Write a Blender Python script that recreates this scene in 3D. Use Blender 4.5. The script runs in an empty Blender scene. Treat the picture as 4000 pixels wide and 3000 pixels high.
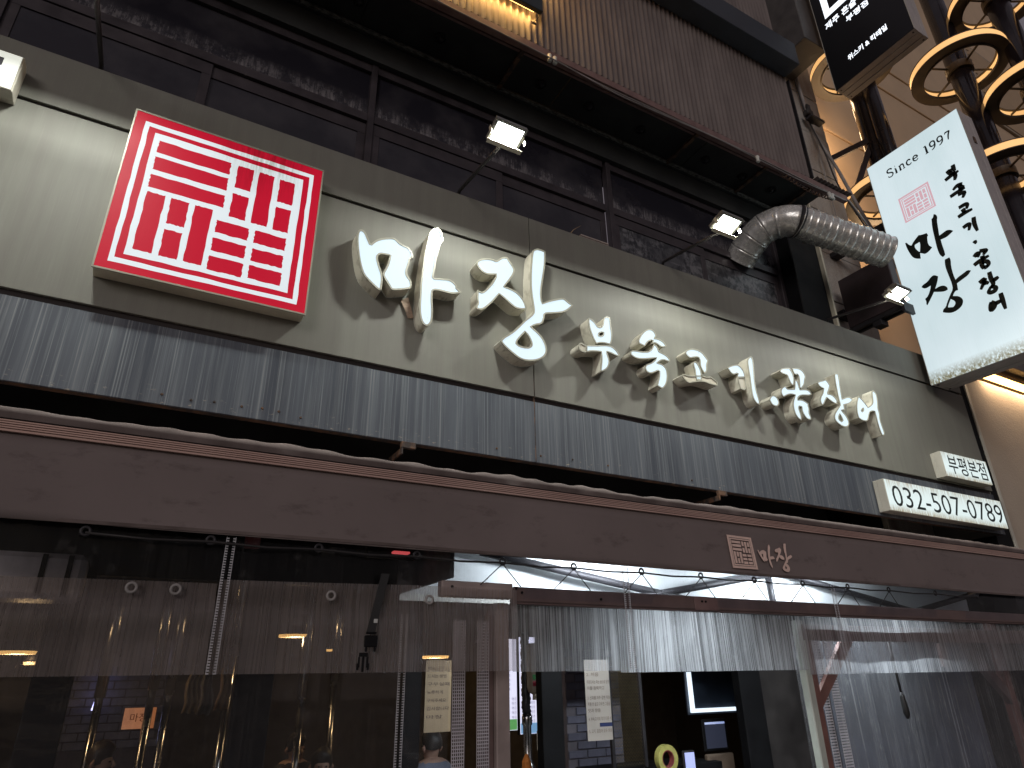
import bpy, bmesh, math, random
from mathutils import Vector, Matrix, geometry
random.seed(7)
S = bpy.context.scene
C = S.collection
# ---------------------------------------------------------------- camera
YAW, PITCH, ROLL = math.radians(29.68834), math.radians(23.93955), math.radians(-1.00357)
fw = Vector((math.sin(YAW)*math.cos(PITCH), math.cos(YAW)*math.cos(PITCH), math.sin(PITCH)))
rt = Vector((math.cos(YAW), -math.sin(YAW), 0)); up = rt.cross(fw)
r2 = rt*math.cos(ROLL)+up*math.sin(ROLL); u2 = up*math.cos(ROLL)-rt*math.sin(ROLL)
cd = bpy.data.cameras.new('camera'); cd.sensor_width = 36; cd.lens = 2580.984/4000*36
cd.clip_start = 0.05; cd.clip_end = 500
cam = bpy.data.objects.new('camera', cd); C.objects.link(cam)
m = Matrix((( r2.x, u2.x, -fw.x), (r2.y, u2.y, -fw.y), (r2.z, u2.z, -fw.z))).to_4x4()
m.translation = Vector((0, -4.0, 1.6)); cam.matrix_world = m
S.camera = cam
# ---------------------------------------------------------------- sky, sun, exposure
W = bpy.data.worlds.new('World'); S.world = W; W.use_nodes = True
nt = W.node_tree; nt.nodes.clear()
wo = nt.nodes.new('ShaderNodeOutputWorld'); bg = nt.nodes.new('ShaderNodeBackground')
sky = nt.nodes.new('ShaderNodeTexSky'); sky.sky_type = 'NISHITA'; sky.sun_disc = False
SUN_EL, SUN_ROT = math.radians(14), math.radians(200)
sky.sun_elevation = SUN_EL; sky.sun_rotation = SUN_ROT
tint = nt.nodes.new('ShaderNodeMix'); tint.data_type = 'RGBA'; tint.inputs[0].default_value = 0.88
tint.inputs[7].default_value = (2.6, 2.2, 2.4, 1)      # the town's night glow
nt.links.new(sky.outputs[0], tint.inputs[6]); nt.links.new(tint.outputs[2], bg.inputs[0])
bg.inputs[1].default_value = 0.056
nt.links.new(bg.outputs[0], wo.inputs[0])
sl = bpy.data.lights.new('street_fill', 'SUN'); sl.energy = 0.62; sl.angle = math.radians(22); sl.color = (1, .92, .90)  # added broad light standing in for street lighting across the road
street_fill = bpy.data.objects.new('street_fill', sl); C.objects.link(street_fill)
street_fill.rotation_euler = Vector((0.62, 0.75, -0.25)).to_track_quat('-Z', 'Y').to_euler()
S.view_settings.view_transform = 'Standard'; S.view_settings.look = 'None'
S.view_settings.exposure = 0; S.view_settings.gamma = 1; S.view_settings.use_curve_mapping = False
S.render.engine = 'CYCLES'
S.cycles.use_denoising = True
try: S.cycles.denoiser = 'OPENIMAGEDENOISE'
except Exception: pass
S.cycles.max_bounces = 8; S.cycles.transparent_max_bounces = 24; S.cycles.diffuse_bounces = 4
S.cycles.sample_clamp_indirect = 4.0
S.cycles.caustics_reflective = False; S.cycles.caustics_refractive = False

# ---------------------------------------------------------------- materials
class N:
    def __init__(s, name):
        s.m = bpy.data.materials.new(name); s.m.use_nodes = True
        s.t = s.m.node_tree; s.t.nodes.clear()
        s.out = s.n('ShaderNodeOutputMaterial')
        s.co = None
    def n(s, t, **k):
        x = s.t.nodes.new(t)
        for a, v in k.items(): setattr(x, a, v)
        return x
    def l(s, a, b): s.t.links.new(a, b)
    def coord(s):
        if s.co is None: s.co = s.n('ShaderNodeTexCoord').outputs['Object']
        return s.co
    def noise(s, scale=(1,1,1), sc=5, det=4, lo=.4, hi=.6, rough=.55, loc=(0,0,0)):
        mp = s.n('ShaderNodeMapping'); mp.inputs['Scale'].default_value = scale; mp.inputs['Location'].default_value = loc
        s.l(s.coord(), mp.inputs[0])
        no = s.n('ShaderNodeTexNoise'); no.inputs['Scale'].default_value = sc; no.inputs['Detail'].default_value = det
        no.inputs['Roughness'].default_value = rough
        s.l(mp.outputs[0], no.inputs[0])
        mr = s.n('ShaderNodeMapRange'); mr.inputs[1].default_value = lo; mr.inputs[2].default_value = hi
        s.l(no.outputs[0], mr.inputs[0]); return mr.outputs[0]
    def axis(s, ax, a, b):
        sx = s.n('ShaderNodeSeparateXYZ'); s.l(s.coord(), sx.inputs[0])
        mr = s.n('ShaderNodeMapRange'); mr.inputs[1].default_value = a; mr.inputs[2].default_value = b
        s.l(sx.outputs[ax], mr.inputs[0]); return mr.outputs[0]
    def math(s, op, a, b):
        x = s.n('ShaderNodeMath', operation=op); x.use_clamp = True
        for i, v in enumerate((a, b)):
            if isinstance(v, (int, float)): x.inputs[i].default_value = v
            else: s.l(v, x.inputs[i])
        return x.outputs[0]
    def mix(s, f, a, b):
        x = s.n('ShaderNodeMix'); x.data_type = 'RGBA'
        if isinstance(f, (int, float)): x.inputs[0].default_value = f
        else: s.l(f, x.inputs[0])
        for i, v in ((6, a), (7, b)):
            if isinstance(v, tuple): x.inputs[i].default_value = (*v[:3], 1)
            else: s.l(v, x.inputs[i])
        return x.outputs[2]
    def bsdf(s, col, rough=.5, metal=0., emit=None, es=0., bump=None, bs=.2, bd=.01, spec=.5, coat=0):
        p = s.n('ShaderNodeBsdfPrincipled')
        if isinstance(col, tuple): p.inputs['Base Color'].default_value = (*col[:3], 1)
        else: s.l(col, p.inputs['Base Color'])
        for k, v in (('Roughness', rough), ('Metallic', metal), ('Emission Strength', es)):
            if isinstance(v, (int, float)): p.inputs[k].default_value = v
            else: s.l(v, p.inputs[k])
        p.inputs['Specular IOR Level'].default_value = spec
        p.inputs['Coat Weight'].default_value = coat
        if emit is not None:
            if isinstance(emit, tuple): p.inputs['Emission Color'].default_value = (*emit[:3], 1)
            else: s.l(emit, p.inputs['Emission Color'])
        if bump is not None:
            b = s.n('ShaderNodeBump'); b.inputs['Strength'].default_value = bs; b.inputs['Distance'].default_value = bd
            s.l(bump, b.inputs['Height']); s.l(b.outputs[0], p.inputs['Normal'])
        s.l(p.outputs[0], s.out.inputs[0]); return p

def plain(name, col, rough=.5, metal=0., var=.25, sc=6, bump=.1, spec=.5):
    k = N(name); f = k.noise(sc=sc, det=5, lo=.3, hi=.7)
    d = tuple(c*(1-var) for c in col); h = tuple(min(1, c*(1+var)) for c in col)
    k.bsdf(k.mix(f, d, h), k.math('ADD', k.math('MULTIPLY', f, .15), max(0, rough-.07)), metal, bump=k.noise(sc=sc*9, det=3, lo=0, hi=1), bs=bump, bd=.004, spec=spec)
    return k.m
def glow(name, col, st, base=(.7,.7,.7)):
    k = N(name); f = k.noise(sc=3, det=2, lo=.2, hi=.8)
    k.bsdf(base, .4, emit=k.mix(f, tuple(c*.93 for c in col), col), es=st); return k.m
_cache = {}
def cached(fn):
    def g(*a, **k):
        key = (fn.__name__, a, tuple(sorted(k.items())))
        if key not in _cache: _cache[key] = fn(*a, **k)
        return _cache[key]
    return g
plain = cached(plain); glow = cached(glow)
M = {}
# sign fascia: greenish grey painted steel, faint rain streaks
k = N('fascia_paint'); st = k.noise((4.5,1,.28), 3, 6, .36, .72); fine = k.noise((60,1,1.2), 3, 4, .52, .8); bl = k.noise(sc=1.1, det=5, lo=.3, hi=.75)
col = k.mix(bl, (.198,.200,.168), (.228,.229,.196)); col = k.mix(k.math('MULTIPLY', st, .55), col, (.175,.162,.146)); col = k.mix(k.math('MULTIPLY', fine, .16), col, (.36,.355,.32))
k.bsdf(col, .62, .0, bump=k.noise(sc=1.3, det=3, lo=0, hi=1), bs=.10, bd=.02, spec=.3); M['fascia'] = k.m
# dark lower panel with pale lime runs
k = N('slate_panel_paint'); s1 = k.noise((6.5,1,.16), 2.6, 7, .46, .72, .70); s2 = k.noise((34,1,.22), 2, 6, .53, .70, .7, (3,0,1)); s3 = k.noise((1.6,1,.10), 2.0, 5, .36, .68, loc=(7,0,2))
col = k.mix(s3, (.045,.053,.070), (.105,.120,.142)); col = k.mix(k.math('MULTIPLY', s1, .5), col, (.22,.24,.255)); col = k.mix(k.math('MULTIPLY', s2, .55), col, (.38,.41,.41))
low = k.math('SUBTRACT', 1.0, k.axis(2, 3.07, 3.17)); sp = k.noise((12,1,22), 1.5, 6, .60, .66, .7)
col = k.mix(k.math('MULTIPLY', k.math('MULTIPLY', low, sp), .7), col, (.42,.36,.27))
k.bsdf(col, .5, .1, bump=s2, bs=.05, bd=.002); M['slate'] = k.m
M['groove'] = plain('groove_dark_metal', (.018,.012,.011), .7)
M['black'] = plain('black_paint', (.008,.008,.009), .6, spec=.12)
M['darksteel'] = plain('dark_steel', (.030,.028,.032), .5, .3)
M['rust'] = None
k = N('rusty_steel'); f = k.noise(sc=14, det=7, lo=.42, hi=.6); k.bsdf(k.mix(f, (.045,.034,.030), (.15,.080,.045)), .8, bump=f, bs=.3, bd=.004); M['rust'] = k.m
k = N('maroon_primer'); f = k.noise(sc=9, det=6, lo=.35, hi=.65); k.bsdf(k.mix(f, (.15,.088,.084), (.215,.135,.126)), .62, bump=f, bs=.12, bd=.002); M['primer'] = k.m
k = N('corrugated_paint'); f = k.noise((1,1,.3), 5, 5, .35, .7); k.bsdf(k.mix(f, (.125,.100,.094), (.18,.148,.138)), .55, .1, bump=k.noise(sc=40, det=3, lo=0, hi=1), bs=.08, bd=.003); M['corr'] = k.m
k = N('soffit_board'); f = k.noise(sc=2.2, det=7, lo=.35, hi=.7); k.bsdf(k.mix(f, (.014,.015,.016), (.036,.038,.037)), .7, bump=f, bs=.15, bd=.005); M['soffit'] = k.m
k = N('dusty_trim'); f = k.noise((3,9,9), 6, 6, .38, .62); k.bsdf(k.mix(f, (.05,.052,.048), (.24,.24,.22)), .85); M['dust'] = k.m
M['winframe'] = plain('window_frame_bronze', (.055,.046,.052), .45, .3, .3, 5)
# window glass: dark with remains of dusty film, heavier at foot of the pane
k = N('dusty_window_glass'); tc = k.n('ShaderNodeTexCoord'); sx = k.n('ShaderNodeSeparateXYZ'); k.l(tc.outputs['Generated'], sx.inputs[0])
mr = k.n('ShaderNodeMapRange'); mr.inputs[1].default_value = .42; mr.inputs[2].default_value = 0.0; k.l(sx.outputs[2], mr.inputs[0])
n1 = k.noise((2.2,1,1.6), 2.6, 10, .42, .56, .78); n2 = k.noise(sc=1.6, det=7, lo=.45, hi=.75); n3 = k.noise((30,1,2.5), 2, 8, .46, .64, .7)
dirt = k.math('MULTIPLY', k.math('MULTIPLY', mr.outputs[0], n1), k.math('ADD', n3, .35))
dirt = k.math('MAXIMUM', dirt, k.math('MULTIPLY', n2, .16))
k.bsdf(k.mix(dirt, (.020,.019,.026), (.27,.25,.26)), k.math('ADD', k.math('MULTIPLY', dirt, .55), .16), 0, spec=.5); M['pane'] = k.m
k = N('frosted_film_glass'); n1 = k.noise((5,1,3), 3, 9, .42, .55, .75); n2 = k.noise((2,1,6), 2, 5, .48, .6)
k.bsdf(k.mix(k.math('MULTIPLY', n1, k.math('ADD', n2, .4)), (.014,.015,.02), (.15,.15,.16)), .35); M['film'] = k.m
k = N('granite'); f = k.noise(sc=90, det=4, lo=.35, hi=.65); g = k.noise((1.2,1,.35), 2.5, 6, .46, .7); col = k.mix(f, (.34,.325,.30), (.54,.52,.48)); col = k.mix(k.math('MULTIPLY', g, .7), col, (.20,.12,.075))
k.bsdf(col, .6, bump=f, bs=.12, bd=.002); M['granite'] = k.m
k = N('beige_stucco'); f = k.noise(sc=55, det=5, lo=.3, hi=.7); g = k.noise(sc=1.2, det=4, lo=.3, hi=.7); k.bsdf(k.mix(g, (.40,.335,.27), (.46,.39,.32)), .85, bump=f, bs=.3, bd=.006); M['stucco'] = k.m
M['stucco_top'] = plain('beige_render', (.50,.37,.25), .8, 0, .07, 1.3, .1)
# lit things
k = N('led_letter_face'); d = k.noise((9,1,4), 5, 8, .64, .70, .75); e = k.mix(d, (.76,.92,1.0), (.40,.42,.36)); k.bsdf((.12,.13,.13), .5, emit=e, es=.93, spec=.15); M['ledface'] = k.m
k = N('unlit_letter_face'); f = k.noise(sc=8, det=5, lo=.35, hi=.7); k.bsdf(k.mix(f, (.50,.46,.36), (.60,.57,.46)), .35, emit=(.6,.55,.42), es=0.0); M['dimface'] = k.m
k = N('letter_return'); g = k.noise((10,3,2), 5, 6, .52, .72); f = k.noise(sc=4, det=4, lo=.3, hi=.7); col = k.mix(f, (.56,.54,.45), (.64,.62,.52)); k.bsdf(k.mix(k.math('MULTIPLY', g, .6), col, (.17,.15,.10)), .42); M['return'] = k.m
M['trimcap'] = plain('letter_trim', (.36,.35,.28), .35, .1, .12)
def red_face(name, c, es):
    k = N(name); tc = k.coord()
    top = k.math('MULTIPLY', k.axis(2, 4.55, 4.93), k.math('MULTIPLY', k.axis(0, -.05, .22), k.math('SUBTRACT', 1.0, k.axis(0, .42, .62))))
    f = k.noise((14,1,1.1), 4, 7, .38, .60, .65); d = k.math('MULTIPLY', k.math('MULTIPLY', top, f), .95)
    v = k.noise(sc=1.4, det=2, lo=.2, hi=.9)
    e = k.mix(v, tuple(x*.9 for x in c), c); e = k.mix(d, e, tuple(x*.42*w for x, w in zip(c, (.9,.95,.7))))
    k.bsdf(tuple(min(.12, x*.15) for x in c), .5, emit=e, es=es, spec=.2); return k.m
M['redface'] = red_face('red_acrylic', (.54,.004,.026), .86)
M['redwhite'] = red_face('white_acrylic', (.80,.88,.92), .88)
M['casing'] = plain('lightbox_casing', (.58,.55,.43), .45, .1, .2, 5)
M['casing_white'] = plain('pale_casing', (.52,.50,.43), .45, 0, .12, 4)
def stained(name, c, es, z0, z1, seed=0, top=True, drip=(.30,.22,.10)):
    k = N(name); h = z1-z0
    f = k.noise((26,1,2.5), 3, 7, .34, .56, .7, (seed,0,seed)); bot = k.math('SUBTRACT', 1.0, k.axis(2, z0, z0+h*.24)); d = k.math('MULTIPLY', bot, f)
    if top:
        g = k.noise((30,1,1.2), 3, 7, .40, .58, .65, (seed+4,0,1)); t = k.axis(2, z1-h*.62, z1+h*.05); d = k.math('MAXIMUM', d, k.math('MULTIPLY', k.math('MULTIPLY', t, t), g))
    e = k.mix(k.math('MULTIPLY', d, .95), c, drip); k.bsdf((.18,.18,.17), .45, emit=e, es=es, spec=.2); return k.m
M['phoneface'] = stained('phone_box_face', (.76,.90,.90), .92, 3.08, 3.408)
M['branchface'] = stained('branch_box_face', (.76,.90,.90), .92, 3.59, 3.885, 9)
k = N('projecting_sign_face'); a = k.math('SUBTRACT', 1.0, k.axis(2, 4.765, 4.95)); f = k.noise((1,14,9), 3, 8, .36, .54, .7); v = k.noise((1,1,.5), 1.2, 3, .3, .75)
d = k.math('MULTIPLY', k.math('MULTIPLY', a, 1.3), f); rs = k.noise((1,40,.8), 2.2, 5, .52, .75)
e = k.mix(v, (.60,.74,.78), (.76,.88,.93)); e = k.mix(k.math('MULTIPLY', rs, .12), e, (.45,.52,.50)); e = k.mix(d, e, (.13,.11,.03))
k.bsdf((.16,.17,.17), .4, emit=e, es=.92, spec=.2); M['signface'] = k.m
M['ink'] = plain('black_vinyl_print', (.010,.016,.015), .4)
k = N('seal_pink_print'); k.bsdf((.5,.2,.22), .5, emit=(.56,.38,.43), es=.95); M['sealpink'] = k.m
k = N('black_sign_face'); k.bsdf((.010,.010,.012), .3); M['blackface'] = k.m
M['ledtext'] = glow('white_led_text', (.86,.92,1.0), 1.6)
M['amber'] = glow('amber_light', (1.0,.54,.20), .92, (.8,.6,.3))
M['amberstrong'] = glow('amber_strip', (1.0,.55,.16), 9.0, (.8,.6,.3))
M['lens'] = glow('flood_lens', (.92,1.0,.95), 9.0)
M['lamphouse'] = plain('flood_housing', (.20,.20,.19), .45, .4)
M['galv'] = None
k = N('galvanised_duct'); f = k.noise((6,6,6), 3, 6, .35, .68); g = k.noise(sc=22, det=5, lo=.5, hi=.7); k.bsdf(k.mix(f, (.55,.56,.54), (.80,.80,.76)), k.math('ADD', k.math('MULTIPLY', g, .2), .24), .5, bump=f, bs=.08, bd=.01); M['galv'] = k.m
k = N('awning_fabric'); f = k.noise(sc=1.6, det=5, lo=.3, hi=.72); st = k.noise((1.6,1,4), 2.2, 9, .55, .66, .75); we = k.noise(sc=260, det=1, lo=.3, hi=.7)
col = k.mix(f, (.178,.143,.137), (.214,.172,.165)); k.bsdf(k.mix(k.math('MULTIPLY', st, .65), col, (.105,.080,.076)), .8, bump=we, bs=.12, bd=.002); M['awning'] = k.m
k = N('awning_hem'); f = k.noise(sc=7, det=6, lo=.3, hi=.7); k.bsdf(k.mix(f, (.095,.070,.064), (.165,.128,.118)), .8, bump=f, bs=.2, bd=.004); M['hem'] = k.m
k = N('copper_bar'); f = k.noise((.7,1,5), 3, 5, .3, .7); k.bsdf(k.mix(f, (.52,.34,.29), (.66,.46,.39)), .32, .25); M['copper'] = k.m
M['print'] = plain('cream_print', (.82,.60,.52), .8, 0, .12, 12)
def vinyl(name, frost, streak, loc=(0,0,0), tint=(.93,.95,1), dcol=(.62,.60,.60), gb=.25):
    k = N(name); a = k.noise((75,1,.22), 2.0, 4, .40, .62, .62, loc); b = k.noise((6,1,1.2), 2.0, 6, .35, .75, .6, loc); c = k.noise(sc=9, det=7, lo=.60, hi=.72, loc=loc)
    fac = k.math('ADD', k.math('MULTIPLY', k.math('MULTIPLY', a, k.math('ADD', b, .35)), streak), k.math('ADD', k.math('MULTIPLY', c, .10), frost))
    tr = k.n('ShaderNodeBsdfTransparent'); tr.inputs[0].default_value = (*tint, 1)
    df = k.n('ShaderNodeBsdfDiffuse'); df.inputs[0].default_value = (*dcol,1)
    tl = k.n('ShaderNodeBsdfTranslucent'); tl.inputs[0].default_value = (.80,.84,.90,1)
    m1 = k.n('ShaderNodeMixShader'); m1.inputs[0].default_value = .5; k.l(df.outputs[0], m1.inputs[1]); k.l(tl.outputs[0], m1.inputs[2])
    m2 = k.n('ShaderNodeMixShader'); k.l(fac, m2.inputs[0]); k.l(tr.outputs[0], m2.inputs[1]); k.l(m1.outputs[0], m2.inputs[2])
    gl = k.n('ShaderNodeBsdfGlossy'); gl.inputs['Roughness'].default_value = .12
    bp = k.n('ShaderNodeBump'); bp.inputs['Strength'].default_value = gb; bp.inputs['Distance'].default_value = .02; k.l(k.noise((3,1,5), 2, 3, 0, 1), bp.inputs['Height']); k.l(bp.outputs[0], gl.inputs['Normal'])
    fr = k.n('ShaderNodeFresnel'); fr.inputs[0].default_value = 1.22; k.l(bp.outputs[0], fr.inputs['Normal'])
    m3 = k.n('ShaderNodeMixShader'); k.l(fr.outputs[0], m3.inputs[0]); k.l(m2.outputs[0], m3.inputs[1]); k.l(gl.outputs[0], m3.inputs[2])
    k.l(m3.outputs[0], k.out.inputs[0]); return k.m
M['vinylflap'] = vinyl('ribbed_clear_vinyl', .20, .55)
M['vinylleft'] = vinyl('ribbed_dull_vinyl', .30, .18, (1,0,4), (.96,.93,.90), (.52,.44,.42), .8)
M['vinyl'] = vinyl('clear_vinyl', .05, .05, (5,0,3), (.93,.95,1), (.42,.38,.37), .6)
M['vinylclear'] = vinyl('thin_clear_vinyl', .015, .03, (2,0,9))
k = N('zip_tape'); f = k.noise((1,1,160), 1.2, 1, .45, .55); k.bsdf((.55,.56,.60), .35); p = k.t.nodes['Principled BSDF']; k.l(k.math('ADD', k.math('MULTIPLY', f, .5), .12), p.inputs['Alpha']); M['zip'] = k.m
k = N('white_mesh_tape'); f = k.noise((90,1,90), 1.0, 1, .45, .52); k.bsdf((.62,.60,.66), .6); p = k.t.nodes['Principled BSDF']; k.l(k.math('ADD', k.math('MULTIPLY', f, .45), .38), p.inputs['Alpha']); M['meshtape'] = k.m
M['cloth'] = plain('white_tent_cloth', (.74,.77,.78), .85, 0, .06, 2)
M['fluor'] = glow('fluorescent_tube', (.90,.97,1.0), 14.0)
M['brownbeam'] = plain('brown_painted_steel', (.155,.105,.098), .55, .15, .22, 7)
M['pinkpost'] = plain('greyed_steel_post', (.36,.29,.27), .5, .1, .15, 7)
M['redbrown'] = plain('oxide_red_post', (.20,.095,.078), .55, .1, .2, 7)
M['greenwhite'] = plain('pale_door_edge', (.50,.53,.47), .4, 0, .12, 6)
M['chrome'] = plain('stainless_pipe', (.55,.55,.55), .22, 1.0, .1, 8, .03)
M['hose'] = plain('black_hose', (.02,.02,.02), .5)
M['bracketbrown'] = plain('weathered_brown_steel', (.045,.032,.035), .6, .2, .35, 4)
M['cable'] = plain('black_cable', (.025,.022,.022), .6)
M['cablegrey'] = plain('grey_cable', (.30,.28,.27), .6)
M['porcelain'] = plain('white_porcelain', (.62,.63,.60), .3)
M['ringdark'] = plain('ring_housing', (.075,.06,.045), .5, .2, .25)
M['column'] = plain('gloss_black_column', (.016,.013,.016), .16, 0, .25, 3, .03)
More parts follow.
